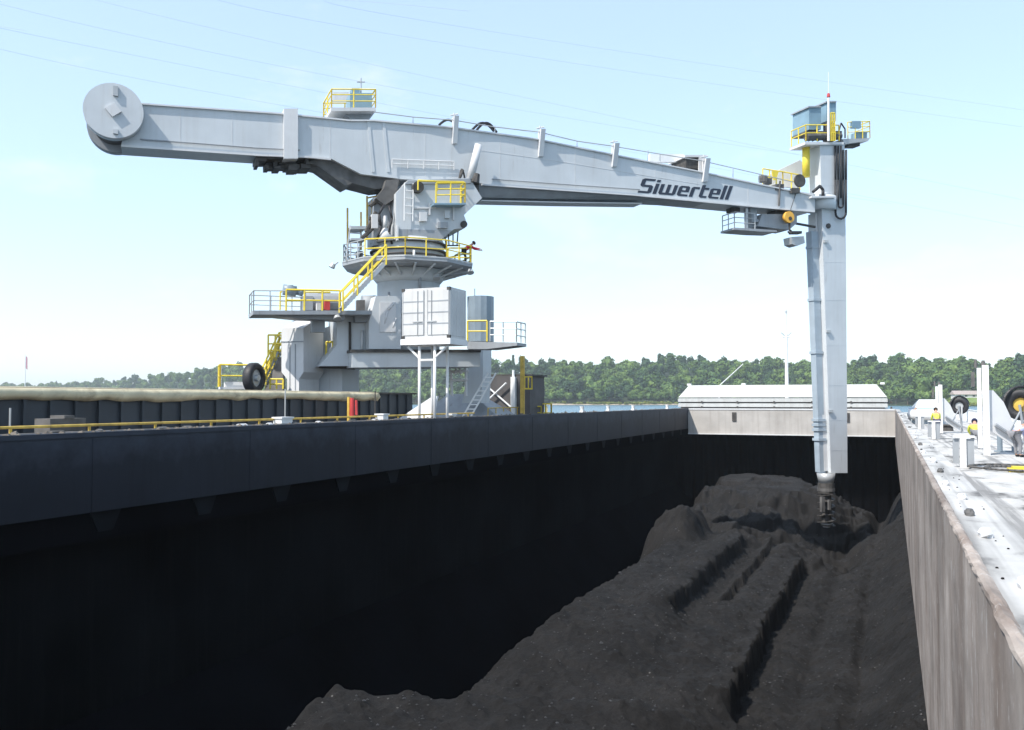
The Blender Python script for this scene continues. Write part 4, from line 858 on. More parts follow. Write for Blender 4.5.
gl = b.build('gantry_leg', 'palepaint', cr)
b = B()
for x in (289.5, 295): face([(x, 344), (x + .8, 344), (x + .8, 391), (x, 391)], 55, -.03, b, (303, 360))
face([(281.5, 341), (303.6, 341), (303.6, 342.2), (281.5, 342.2)], 55, -.04, b, (303, 360)); b.build('seam', 'midgrey', gl)
b = B(); face([(318, 330), (342, 322), (342, 393), (314, 393), (314, 378)], 57.5, 2, b, (318, 360)); b.build('gantry_leg', 'paint', cr)
b = B(); face([(318, 365), (346, 366), (346, 369), (318, 368)], 56.5, 1, b, (318, 360)); lpf = b.build('platform', 'dark', cr)
b = B(); P_ = at(326, 366, 56.4); railing(b, [P_, P_ + V((.5, 0, 0))], 1.5, .5, .07, (.5,)); b.build('railing', 'yellow', lpf)
b = B(); b.cone(at(345, 318, 57), at(356, 345, 57), .2, .1).cone(at(341, 346, 57), at(335, 366, 57), .1, .1); face([(340, 314), (346, 314), (346, 322), (340, 322)], 56, .4, b); b.build('strut', 'galv', cr)
b = B(); face([(468, 347), (483, 347), (483, 372), (468, 372)], 62, 1.4, b); face([(468, 372), (483, 372), (481, 403), (462, 403)], 62, 1.4, b, (468, 372)); b.build('gantry_leg', 'paint', cr)
b = B(); P1 = at(404, 424, 64); P1.z = DK; P2 = onp(512, 424, P1, n_); P2.z = DK; T1 = at(448, 394, 65)
T2 = T1 + V((2.0, 0, 0)); b.loft([[P1, P2, P2 + V((0, 5, 0)), P1 + V((0, 5, 0))], [T1, T2, T2 + V((0, 1.2, 0)), T1 + V((0, 1.2, 0))]]); b.build('hopper_base', 'midgrey', cr)
b = B(); b.prism([at(395, 421, 53.2), at(432, 421, 53.2), at(437, 396, 54.6), at(433, 396, 54.6)], V((0, .2, 0))); b.build('base_plate', 'palepaint', cr)
b = B()   # grated truss work beneath container
for x0_, y0_, x1_, y1_ in ((455, 350, 461, 374), (461, 350, 455, 374), (449, 372, 469, 371), (450, 380, 468, 380), (452, 396, 451, 372), (466, 396, 466, 352), (440, 352, 450, 372)): b.cone(at(x0_, y0_, 60), at(x1_, y1_, 60), .1, .1, 6)
b.build('truss', 'palepaint', cr)
b = B(); wd = RIGHT; ladder(b, at(463, 423, 58.5), at(492, 373, 59.5), V((0, 1, 0)) * .5 + RIGHT, .55, .06, .35); b.build('ladder', 'white', cr)
# tank platform
b = B(); face([(467, 341.5), (517, 342.5), (517, 345.5), (487, 349), (467, 349)], 54.5, 1.5, b); tp = b.build('platform', 'midgrey', cr)
b = B(); Q0 = onp(467.5, 341.5, at(467, 341.5, 54.5), n_); Q1 = onp(487, 341.5, Q0, n_); railing(b, [Q0, Q1], 1.25, 1.1, .055, (.5,)); b.build('railing', 'yellow', tp)
b = B(); Q2 = onp(516.5, 342, Q0, n_); railing(b, [Q1 + V((.2, 0, 0)), Q2, Q2 + V((0, 1.4, 0))], 1.2, .9, .04, (.33, .66)); b.build('railing', 'galv', tp)
P3 = at(480.5, 342, 56.2); zt_ = at(480, 297, 56.2).z; tk = None
b = B(); n = 28; rg = lambda r, z: [V((P3.x, P3.y, z)) + V((math.cos(2 * PI * k / n), math.sin(2 * PI * k / n), 0)) * (r * (1 + (.035 if k % 2 else 0))) for k in range(n)]
b.loft([rg(.82, P3.z), rg(.82, zt_)]); tk = single(b, 'storage_tank', 'tank', V((P3.x, P3.y, P3.z)), 'blue grey ribbed upright tank behind the white container', 'tank')
b = B(); b.cone(V((P3.x - .4, P3.y, zt_)), V((P3.x - .4, P3.y, zt_ + .55)), .03, .03); b.v = [v - V((P3.x, P3.y, P3.z)) for v in b.v]; b.build('vent_pipe', 'galv'); bpy.data.objects['vent_pipe'].parent = tk
# container on its stand
CZ = 51.0; P0c = at(402, 287.5, CZ); prc = lambda x, y: onp(x, y, P0c, n_); ZC = lambda y: prc(426, y).z
xa, xb = prc(402.2, 300).x, prc(450, 300).x; y0c = P0c.y; z0c, z1c = ZC(338.5), ZC(288)
stt = thing('container_stand', 'white tubular steel stand carrying the small container', 'stand', V(((xa + xb) / 2, y0c + 1, DK)))
b = B(); b.box(xa - .06, xb + .06, y0c - .08, y0c + 2.15, ZC(344.5), z0c - .01); b.build('frame', 'white', stt)
for x in (prc(417.3, 380).x, prc(432.7, 380).x):
    for yq in (y0c + .25, y0c + 1.8): B().cone(V((x, yq, DK)), V((x, yq, ZC(344.5))), .085, .085, 8).build('leg', 'white', stt, True)
b = B(); x_l, x_r = prc(417.3, 360).x, prc(432.7, 360).x
for yq in (y0c + .25,): b.cone(V((x_l, yq, ZC(360))), V((x_r, yq, ZC(360))), .07, .07).cone(V((x_l, yq, ZC(358))), V((xa + .25, yq, ZC(346))), .07, .07).cone(V((x_r, yq, ZC(358))), V((xb - .25, yq, ZC(346))), .07, .07)
b.build('brace', 'white', stt)
M['offwhite'] = mat('off_white_paint', (.56, .56, .55), .5, var=.1, streak=.35, dirt=(.36, .31, .26))
ct = thing('shipping_container', 'small white container with double doors on a tubular stand beside crane', 'container', V(((xa + xb) / 2, y0c + 1, z0c)))
b = B(); b.box(xa, xb, y0c, y0c + 2.05, z0c, z1c); b.build('body', 'offwhite', ct)
b = B()
for k in range(9): yq = y0c + .15 + k * .21; b.prism([V((xb, yq, z0c + .15)), V((xb + .035, yq + .04, z0c + .15)), V((xb + .035, yq + .11, z0c + .15)), V((xb, yq + .15, z0c + .15))], K * (z1c - z0c - .3))
b.build('side_corrugation', 'offwhite', ct)
xm = (xa + xb) / 2
for x0_, x1_ in ((xa + .08, xm - .14), (xm + .14, xb - .08)):
    d = B().box(x0_, x1_, y0c - .04, y0c - .002, z0c + .2, z1c - .12).build('door', 'offwhite', ct)
    b = B()
    for k in range(1, 4): zq = z0c + .2 + (z1c - z0c - .32) * k / 4; b.box(x0_, x1_, y0c - .052, y0c - .041, zq - .035, zq + .035)
    for xq in (x0_ - .02, x1_ + .0): b.box(xq, xq + .035, y0c - .052, y0c - .042, z0c + .2, z1c - .12)
    b.build('door_seal', 'midgrey', d)
    b = B(); xq = x0_ + .25 if x0_ > xm - .2 else x1_ - .35; b.box(xq - .3, xq + .3, y0c - .09, y0c - .06, z0c + .92, z0c + .98); b.cone(V((xq, y0c - .075, z0c + .22)), V((xq, y0c - .075, z1c - .15)), .018, .018); b.build('handle', 'galv', d)
b = B()
for x in (xa - .01, xb - .17):
    for z in (z0c, z1c - .16): b.box(x, x + .18, y0c - .06, y0c + .12, z, z + .17)
b.build('corner_casting', 'dark', ct)

# ------------------------------------------------------------ barge alongside, its ribbed coaming and tarpaulin
bx = -27.0; bt = EYE + .44
bg_ = thing('barge', 'dark barge with ribbed hatch coaming moored along the left side of the ship', 'barge', V((-40, 40, 0)))
B().box(-60, -26.5, -20, 96, -1, DK - .06).build('deck', 'hull', bg_)
b = B(); b.box(-31.5, bx - .15, -16, 48.8, DK - .06, bt - .1); b.build('hatch_coaming', 'ribs', bg_)
b = B()
for k in range(60): y = -14 + k * 1.05; b.box(bx - .15, bx - .03, y, y + .12, DK, bt - .12)
b.build('rib', 'ribs', bg_)
b = B(); b.box(-31.6, bx + .04, -16, 49, bt - .1, bt); b.box(bx - .14, bx + .06, -16, 49, DK + 1.35 - .6, DK + .9); b.build('rim', 'dark', bg_)
b = B(); ys = np.linspace(-14, 44.5, 240); low = .38 + .22 * fbm(ys * .25, ys * 0, 4, 5) + .05 * np.abs(np.sin(ys * 1.5)) + .02 * np.sin(ys * 3.7)
i0 = 0
for k in range(len(ys)):
    wob = .05 + .04 * math.sin(ys[k] * 2.1) + .03 * math.sin(ys[k] * 5.3)
    b.v += [V((bx - .4, ys[k], bt + .02)), V((bx + .05, ys[k], bt - .02)), V((bx + .16 + wob, ys[k], bt - .04 - low[k] * .5)), V((bx - .02, ys[k], bt - .06 - low[k]))]
for k in range(len(ys) - 1):
    for j in range(3): b.f.append((k * 4 + j, k * 4 + j + 1, k * 4 + 5 + j, k * 4 + 4 + j))
o = single(b, 'tarpaulin', 'cream', V((bx, 20, DK)), 'long dirty cream tarpaulin folded over the ribbed barge coaming', 'tarpaulin', smooth=True)
md = o.modifiers.new('thick', 'SOLIDIFY'); md.thickness = .03
b = B(); P = at(352, 418, 47); zf = DK
t = thing('hose_post', 'yellow post with red hose bundle beside the barge coaming', 'post', V((P.x, P.y, zf)))
B().cone(V((P.x - .2, P.y, zf)), V((P.x - .2, P.y, at(345, 397, 47).z)), .09, .09, 8).build('post', 'ochre', t)
b = B(); b.cone(V((P.x, P.y, at(350, 417, 47).z)), V((P.x, P.y, at(350, 398, 47).z)), .13, .1, 10).cone(V((P.x + .28, P.y, at(350, 415, 47).z)), V((P.x + .25, P.y, at(350, 400, 47).z)), .07, .07); b.build('hose_bundle', 'red', t)
for (px_, y0_, y1_, lab) in ((285, 389, 432, 'thin grey pole standing in front of the tarpaulin left of the crane'), (10, 408, 440, 'short grey pole at the far left by the barge coaming'), (375, 391, 424, 'short dark pole in front of the barge coaming beside red hose')):
    Zp = 25.2 * F / (cs * (890 - px_)); P = at(px_, 420, Zp); b = B(); b.cone(V((P.x, P.y, DK)), V((P.x, P.y, at(px_, y0_, Zp).z)), .03, .03, 6); b.cone(V((P.x, P.y, DK)), V((P.x, P.y, DK + .05)), .12, .12, 8)
    single(b, 'pole', 'galv' if px_ != 375 else 'dark', V((P.x, P.y, DK)), lab, 'pole')
# deck handrail and pipes on the left side deck
hx_ = WL - 1.15
t = thing('deck_railing', 'long rusty yellow handrail along the left side deck', 'railing', V((hx_, 30, DK)))
b = B(); b.tube([V((hx_, y, DK + 1.22)) for y in (-6, 20, 52)], .045, 6); b.build('top_rail', 'ochre', t)
for y in np.arange(-4, 52, 2.9): B().cone(V((hx_, y, DK)), V((hx_, y, DK + 1.2)), .045, .045, 6).build('post', 'ochre', t)
t = thing('deck_pipe', 'dark dusty pipeline with pale flanges along the left side deck', 'pipe', V((WL - .75, 30, DK)))
B().tube([V((WL - .75, y, DK + .98)) for y in (-6, 52)], .07, 8).build('pipe', 'grime', t)
for k in range(26): y = -3 + k * 2.1 + random.uniform(-.5, .5); B().cone(V((WL - .75, y, DK + .98)), V((WL - .75, y + random.uniform(.15, .6), DK + .98)), .12, .12, 8).build('flange', random.choice(['palepaint', 'dark', 'grime']), t)
b = B(); b.tube([V((WL - .75, y, DK)) for y in (-6,)] + [V((WL - .75, -6, DK + .98))], .05); b.build('pipe_support', 'grime', t)
for (px_, py_, wd_, lab) in ((277, 421, .75, 'white deck box on the left deck in front of the crane leg'), (379, 417, .5, 'white deck box on the left deck near the container stand'), (449, 416.5, .45, 'small pale deck box at the foot of the grey base')):
    Zp = 24.3 * F / (cs * (890 - px_)); P = at(px_, py_, Zp); b = B(); b.box(P.x - .2, P.x + .25, P.y, P.y + wd_, DK, P.z + .1); b.box(P.x - .25, P.x + .3, P.y - .05, P.y + wd_ + .05, P.z + .1, P.z + .17)
    single(b, 'deck_box', 'white', V((P.x, P.y, DK)), lab, 'box')
P = at(66, 429, 29.8); b = B(); b.box(P.x - .6, P.x + .1, P.y - .7, P.y + .7, DK, P.z + .35); b.box(P.x - .5, P.x + .15, P.y - .2, P.y + .2, P.z + .35, P.z + .45); single(b, 'valve_chest', M['grime'], V((P.x, P.y, DK)), 'rusty brown valve chest in front of the ribbed coaming at left', 'valve chest')
# things behind the barge coaming, left of crane
P = at(254, 378, 54); t = thing('tyre_fender', 'large black tyre with grey hub standing left of the crane leg', 'tyre', V((P.x, P.y, at(254, 392, 54).z)))
axd = (RIGHT * .5 - HEAD * .87).normalized(); sd = K.cross(axd).normalized()
def wheel(parent, P, axd, R1, R0, wth, m1, m2, nm1, nm2):
    sd = K.cross(axd).normalized(); n = 24; rg = lambda r, o: [P + (sd * math.cos(2 * PI * k / n) + K * math.sin(2 * PI * k / n)) * r + axd * o for k in range(n)]
    b = B(); b.loft([rg(R1 * .9, -wth), rg(R1, -wth * .6), rg(R1, wth * .6), rg(R1 * .9, wth), rg(R0, wth * .8), rg(R0, -wth * .8), rg(R1 * .9, -wth)], False); a = b.build(nm1, m1, parent, True)
    b = B(); b.loft([rg(R0 * .98, -wth * .4), rg(R0 * .98, wth * .4)]); b.cone(P - axd * wth, P + axd * wth * 1.1, R0 * .4, R0 * .35, 14); b.build(nm2, m2, parent, True)
    return a
axw = (RIGHT * .95 - HEAD * .25).normalized()
wheel(t, P, axw, .92, .55, .3, 'rubber', 'galv', 'tyre', 'hub'); 
b = B(); b.box(-.15, .15, -.6, .6, 0, .3, Matrix.Translation(V((P.x, P.y, DK - .06)))); b.cone(V((P.x, P.y, DK)), V((P.x, P.y, P.z)) - axw * .35, .12, .12); b.build('stand', 'grime', t)
P0_ = at(220, 389, 55); t = thing('access_platform', 'small white platform with yellow railing left of the tyre', 'platform', V((P0_.x, P0_.y, DK)))
fr_ = Matrix.Translation(V((P0_.x, P0_.y, P0_.z))) @ Matrix.Rotation(RZ, 4, 'Z')
b = B(); b.box(0, 1.7, 0, 1.4, 0, .14, fr_); b.box(.3, 1.5, .2, 1, .14, .45, fr_); b.build('floor', 'white', t)
b = B(); 
for x in (.1, 1.6): b.box(x - .06, x + .06, .2, .32, DK - .06 - P0_.z, -.003, fr_)
b.build('leg', 'galv', t)
b = B(); railing(b, [fr_ @ V(q) for q in ((0, 1.4, .14), (0, 0, .14), (1.7, 0, .14), (1.7, 1.4, .14))], 1.35, 1.6, .06, (.5,)); b.build('railing', 'yellow', t)
P0_ = at(262, 390, 56); t = thing('access_stair', 'yellow railed stair leading up to the gantry beside pale leg', 'stair', V((P0_.x, P0_.y, DK)))
q0, q1 = at(262, 388, 56), at(279, 352, 58); b = B()
for o in (0, .8): b.prism([q0 + HEAD * o, q1 + HEAD * o, q1 + HEAD * o + K * .3, q0 + HEAD * o + K * .3], HEAD * .06)
b.build('stringer', 'galv', t); b = B()
for k in range(9): p = q0.lerp(q1, (k + .5) / 9); b.prism([p, p + RIGHT * .28, p + RIGHT * .28 + K * .04, p + K * .04], HEAD * .8)
b.build('tread', 'midgrey', t)
b = B()
for o in (-.03, .88): railing(b, [q0 + HEAD * o, q1 + HEAD * o, q1 + HEAD * o + RIGHT * .5], 1.25, .7, .06, (.35, .7))
railing(b, [at(268, 357, 57), at(282, 357, 57)], 1.4, .4, .06, (.3, .6)); railing(b, [at(270, 389, 55), at(283, 389, 55)], .6, .4, .06, (.5,)); b.build('railing', 'yellow', t)
B().prism([at(264, 391, 56), at(283, 391, 56), at(283, 357, 57), at(279, 357, 57)], HEAD * .5 + K * 0).build('side_sheet', 'grime', t)
# shed and yellow tower right of the base
P = at(484, 416, 69); t = thing('deck_shed', 'dark grey deck shed with flat roof behind the white ladder', 'shed', V((P.x + 1.5, P.y + 1.5, DK)))
Zs = P.y; P0s = at(484, 400, 69); prs = lambda x, y: onp(x, y, P0s, n_)
b = B(); q = [prs(484, 376), prs(530, 376), prs(530, 420), prs(484, 420)]; b.prism(q, V((0, 3, 0))); b.build('wall', 'shed', t)
b = B(); b.prism([prs(482, 374.3), prs(532, 374.3), prs(532, 375.9), prs(482, 375.9)], V((0, 3.2, 0))); b.build('roof', 'dark', t)
b = B(); b.prism([prs(512, 377), prs(516.5, 377), prs(516.5, 420), prs(512, 420)], V((0, -.3, 0))); b.cone(prs(514, 377) + V((0, -.1, 0)), prs(514, 370) + V((0, -.1, 0)), .12, .1); b.build('post', 'white', t)
b = B(); b.cone(prs(490, 388) + V((0, -.2, 0)), prs(513, 408) + V((0, -.2, 0)), .07, .07).cone(prs(490, 400) + V((0, -.35, 0)), prs(508, 383) + V((0, -.35, 0)), .07, .07); b.build('brace', 'white', t)
P = at(522.5, 418, 65); t = thing('yellow_mast', 'tall yellow mast with caged work platform right of the crane base', 'mast', V((P.x, P.y, DK)))
b = B(); zt_ = at(522, 356, 65).z; b.box(P.x - .13, P.x + .13, P.y - .13, P.y + .13, DK, zt_); b.box(P.x - .03, P.x + .2, P.y - .16, P.y - .131, DK, zt_ - 1); b.build('post', 'ochre', t)
b = B(); c_ = at(521, 388, 65); b.prism([c_, c_ + RIGHT * .85, c_ + RIGHT * .85 - K * .1, c_ - K * .1], HEAD * .8); railing(b, [c_, c_ + RIGHT * .8, c_ + RIGHT * .8 + HEAD * .75], .8, .28, .045, ()); b.build('cage', 'yellow', t)
b = B(); c_ = at(519, 418, 69); c_.z = DK + .9; b.prism([c_ - K * .9, c_ + RIGHT * 1.7 - K * .9, c_ + RIGHT * 1.7 - K * .98, c_ - K * .98], HEAD * .8); railing(b, [c_ - K * .9, c_ + RIGHT * 1.7 - K * .9, c_ + RIGHT * 1.7 + HEAD * .8 - K * .9], 1.55, .5, .05, (.35, .7)); b.build('railing', 'yellow', t)
P = at(540, 415, 70); P.z = DK; t = thing('guard_rail', 'short yellow guard rail cage at the deck edge near water', 'railing', P); b = B(); railing(b, [P, P + RIGHT * .9, P + RIGHT * .9 + HEAD * .9, P + HEAD * .9, P], 1.75, .45, .05, (.3, .6)); b.build('rail', 'yellow', t)
t = thing('edge_railing', 'thin yellow rail in front of the dark shed', 'railing', V((at(490, 410, 58).x, at(490, 410, 58).y, DK))); q0 = at(488, 415, 61); q1 = at(547, 415, 76); q0.z = q1.z = DK; b = B(); railing(b, [q0, q1], 1.5, 1.8, .04, (.6,)); b.build('rail', 'ochre', t)
# small white fittings on the far rim of the left coaming
for n_i, (px_, lab) in enumerate(((582, 'white rim fitting nearest the yellow guard cage'), (608, 'white rim fitting in the middle of the far left rim'), (633, 'small white rim fitting before the far corner'), (667, 'white rim fitting nearest the far corner of the hold'))):
    Zp = 23.5 * F / (cs * (890 - px_)); P = at(px_, 413, Zp); P.z = TOP + .03; P.x = WL - .2; b = B(); b.box(P.x - .15, P.x + .15, P.y - .25, P.y + .25, P.z, P.z + .16).cone(P + K * .16, P + K * .5, .13, .2, 8)
    single(b, 'rim_fitting', 'white', P, lab, 'fitting')

# ------------------------------------------------------------ right side deck
rb = B(); rb.box(WR + .9, WR + 1.05, -4, 112, DK + .004, DK + .14); single(rb, 'deck_rail_track', 'midgrey', V((WR + 1, 50, DK)), 'low grey steel track running beside the right coaming', 'track')
ts = thing('stanchion', 'white channel stanchion with grey side plates nearest on right deck', 'stanchion', onz(962, 467, DK), 0, 'channel stanchions on right deck'); P = ts.location.copy()
B().box(P.x - .05, P.x + .12, P.y - .1, P.y + .1, DK, DK + .9).build('post', 'white', ts)
b = B(); b.box(P.x + .14, P.x + .34, P.y - .02, P.y + .1, DK, DK + .86); b.box(P.x - .24, P.x - .07, P.y + .0, P.y + .12, DK + .1, DK + .86); b.build('side_plate', 'midgrey', ts)
B().box(P.x - .24, P.x + .36, P.y - .1, P.y + .14, DK + .903, DK + .96).build('cap', 'white', ts)
for (px_, py_, lab) in ((933, 439, 'white channel stanchion beside the shorter reel post, in front of worker in dark cap'), (919, 429, 'white channel stanchion farthest along right deck near the stooping worker')):
    dup(ts, onz(px_, py_, DK), 0, lab)
def reel_post(px_, py_, h, hub, label):
    P = onz(px_, py_, DK); t = thing('reel_post', label, 'hose reel', P, 0, 'reel posts on right deck')
    b = B(); b.box(P.x - .05, P.x + .17, P.y - .1, P.y + .1, DK, DK + h); b.box(P.x - .22, P.x - .08, P.y - .06, P.y + .1, DK + .25, DK + h - .1); b.build('post', 'white', t)
    b = B(); b.cone(P + K * (h), P + K * (h + .18), .1, .05).cone(P + V((-.25, 0, h - .1)), P + V((-.25, 0, h + .22)), .06, .05); b.box(P.x - .42, P.x - .3, P.y - .1, P.y, DK + h - .8, DK + h - .25); b.build('fitting', 'grime', t)
    b = B(); s = h / 3.4
    b.prism([P + RIGHT * a * s + K * z * s for a, z in ((.2, 2.45), (.36, 2.45), (.75, 2.0), (1.15, 1.1), (1.45, .25), (1.25, .2), (.2, .95))], HEAD * .06); b.build('side_plate', 'palepaint', t)
    b = B(); b.cone(P + RIGHT * .35 * s + K * 1.15 * s - HEAD * .12, P + RIGHT * 1.4 * s + K * .45 * s - HEAD * .12, .07, .07, 6).cone(P + RIGHT * 1.35 * s + K * 1.9 * s, P + RIGHT * 1.6 * s + K * 0, .05, .05).cone(P + RIGHT * .9 * s + K * .8, P + RIGHT * 1.4 * s + K * 1.7 * s, .035, .035); b.build('strut', 'midgrey', t)
    W = P + RIGHT * 1.55 * s + K * (1.90 * s) + HEAD * .25
    wheel(t, W, (RIGHT * -.55 - HEAD * .83).normalized(), .60 * s, .27 * s, .18, 'rubber', hub, 'hose_reel', 'hub')
    b = B(); b.tube([W + (RIGHT * math.cos(a) + K * math.sin(a)) * .68 * s for a in np.linspace(.2, PI * .95, 12)], .06, 6); b.build('guard_hoop', 'rubber', t)
    b = B(); b.cone(W - HEAD * .3, V((W.x, W.y, DK)) + RIGHT * .1, .05, .05); b.build('reel_leg', 'palepaint', t)
    return t
reel_post(985, 455, 3.35, 'ochre', 'tall white post with black hose reel and orange hub on right deck')
reel_post(940, 433, 3.0, 'galv', 'shorter farther white post with black hose reel and pale hub on right deck')
# picket fence at the ship's right edge
t = thing('ship_side_railing', 'white picket railing along the right edge of the deck', 'railing', V((6.6, 50, DK)))
b = B()
for y in np.arange(20, 120, 1.15): b.box(6.56, 6.66, y, y + .16, DK, DK + 1.12)
o = b.build('picket', 'white', t); o['kind'] = 'stuff'
B().tube([V((6.6, 20, DK + 1.15)), V((6.6, 120, DK + 1.15))], .05).build('top_rail', 'white', t)
# low locker boxes / bitts / hose coils
def coil(px_, py_, r, lab, m):
    P = onz(px_, py_, DK); b = B(); pts = [P + V((math.cos(a) * r * (.7 + .09 * a), math.sin(a) * r * (.7 + .08 * a) * 1.3, .04 + .004 * a)) for a in np.linspace(0, 9.5, 46)]; pts += [pts[-1] + V((1.2, .6, -.15)), pts[-1] + V((3.2, .4, -.15))]
    b.tube(pts, .035, 7); return single(b, 'hose', m, P, lab, 'hose', smooth=True)
coil(1013, 470, .75, 'dark hose coiled loosely on right deck near the bending worker', 'grime')
P = onz(1020, 472, DK); b = B(); b.box(P.x - .3, P.x + .5, P.y - .25, P.y + .3, DK + .004, DK + .1); b.box(P.x - .2, P.x + .3, P.y - .15, P.y + .2, DK + .1, DK + .16); single(b, 'yellow_mat', 'yellow', P, 'folded yellow mat inside the hose coil on right deck', 'mat')
P = onz(948, 431, DK); b = B(); b.cone(P, P + K * .35, .35, .3, 12).cone(P + K * .35, P + K * .42, .42, .42, 12); single(b, 'bollard', 'dark', P, 'low black bollard between the two reel posts', 'bollard')
P = onz(1000, 452, DK); b = B(); 
for dxx in (0, .5): b.cone(P + V((dxx, 0, 0)), P + V((dxx, 0, .75)), .1, .1, 10)
b.box(P.x - .2, P.x + .7, P.y - .12, P.y + .12, DK + .002, DK + .06); single(b, 'double_bollard', 'tank', P, 'blue grey double bollard under the big reel', 'bollard')
P = onz(926, 424, DK); t = thing('deck_winch', 'pale blue and white winch housing far along right deck', 'winch', P)
b = B(); b.box(P.x - 1.3, P.x + 1.4, P.y, P.y + 2, DK, DK + 1.4); b.build('housing', 'paleblue', t); b = B(); b.loft([[P + V((-1.1, y, 1.4)), P + V((1.2, y, 1.4)), P + V((.8, y, 2.1)), P + V((-.5, y, 2.1))] for y in (0.1, 1.8)]); b.build('cover', 'white', t)
b = B(); b.cone(P + V((-1.4, -.4, .8)), P + V((1.5, -.4, .8)), .45, .45, 16); b.build('drum', 'white', t, True)
# rubber pads and coal bits along the right coaming's flange
k = 0
for yq in (5.9, 8.0, 9.4, 10.9, 12.6, 14.8, 17.2, 20, 23.5, 27.5, 32, 38, 45, 54, 65):
    b = B(); q = random.uniform(.7, 1.2); cx_ = WR + .13 + random.uniform(0, .1)
    rgz = lambda z, s: [V((cx_ + math.cos(a) * .05 * q * s * random.uniform(.8, 1.2), yq + math.sin(a) * .11 * q * s * random.uniform(.8, 1.2), TOP - .02 + z)) for a in np.linspace(0, 2 * PI, 9)[:-1]]
    b.loft([rgz(0, 1), rgz(.03, 1.05), rgz(.06, .7)])
    single(b, 'hatch_cleat', 'palepaint' if k % 3 != 2 else 'grime', V((cx_, yq, TOP - .02)), 'weathered lump of a hatch cleat on the right coaming rim', 'cleat', 'hatch cleats along the right coaming rim'); k += 1
b = B()
for k in range(130):
    yq = 3 + random.random() ** 1.8 * 60; xq = WR + .1 + random.uniform(.02, .34) if random.random() < .6 else WR + .5 + abs(random.gauss(0, .35)); z = TOP - .02 if xq < WR + .46 else DK; s = random.uniform(.005, .016) * (2.0 if random.random() < .06 else 1)
    b.loft([[V((xq + math.cos(a) * s * random.uniform(.7, 1.2), yq + math.sin(a) * s * random.uniform(.7, 1.4), z)) for a in (0, 1.5, 3, 4.5)], [V((xq + math.cos(a) * s * .5, yq + math.sin(a) * s * .5, z + s * .8)) for a in (0, 1.5, 3, 4.5)]])
o = b.build('coal_crumbs', 'coal'); struct(o, 'stuff'); o['label'] = 'crumbs of coal scattered on the right coaming and deck'

# ------------------------------------------------------------ people
def cloth(n, c): M[n] = mat(n, c, .8, var=.12, vscale=6, spec=.2)
cloth('flag_cloth', (.45, .25, .28)); cloth('red_cloth', (.55, .03, .05)); cloth('black_cloth', (.02, .02, .022)); cloth('lavender_cloth', (.42, .45, .66)); cloth('grey_cloth', (.22, .22, .23)); cloth('vest_cloth', (.70, .72, .10)); cloth('pale_cloth', (.52, .56, .56)); cloth('navy_cloth', (.03, .035, .08)); cloth('hat_white', (.8, .8, .78)); cloth('hair', (.05, .035, .025))
def skinmesh(name, nodes, edges, m, parent, rootname):
    me = bpy.data.meshes.new(name); bm = bmesh.new(); sk = bm.verts.layers.skin.verify(); vs = {}
    for k_, (p, r) in nodes.items():
        v = bm.verts.new(p); v[sk].radius = (r, r); v[sk].use_root = (k_ == rootname); vs[k_] = v
    for a, c in edges: bm.edges.new((vs[a], vs[c]))
    bm.to_mesh(me); bm.free(); me.materials.append(M[m]); o = bpy.data.objects.new(name, me); COL.objects.link(o); o.parent = parent
    o.modifiers.new('skin', 'SKIN').use_smooth_shade = True; s = o.modifiers.new('sub', 'SUBSURF'); s.levels = 2; s.render_levels = 2; return o
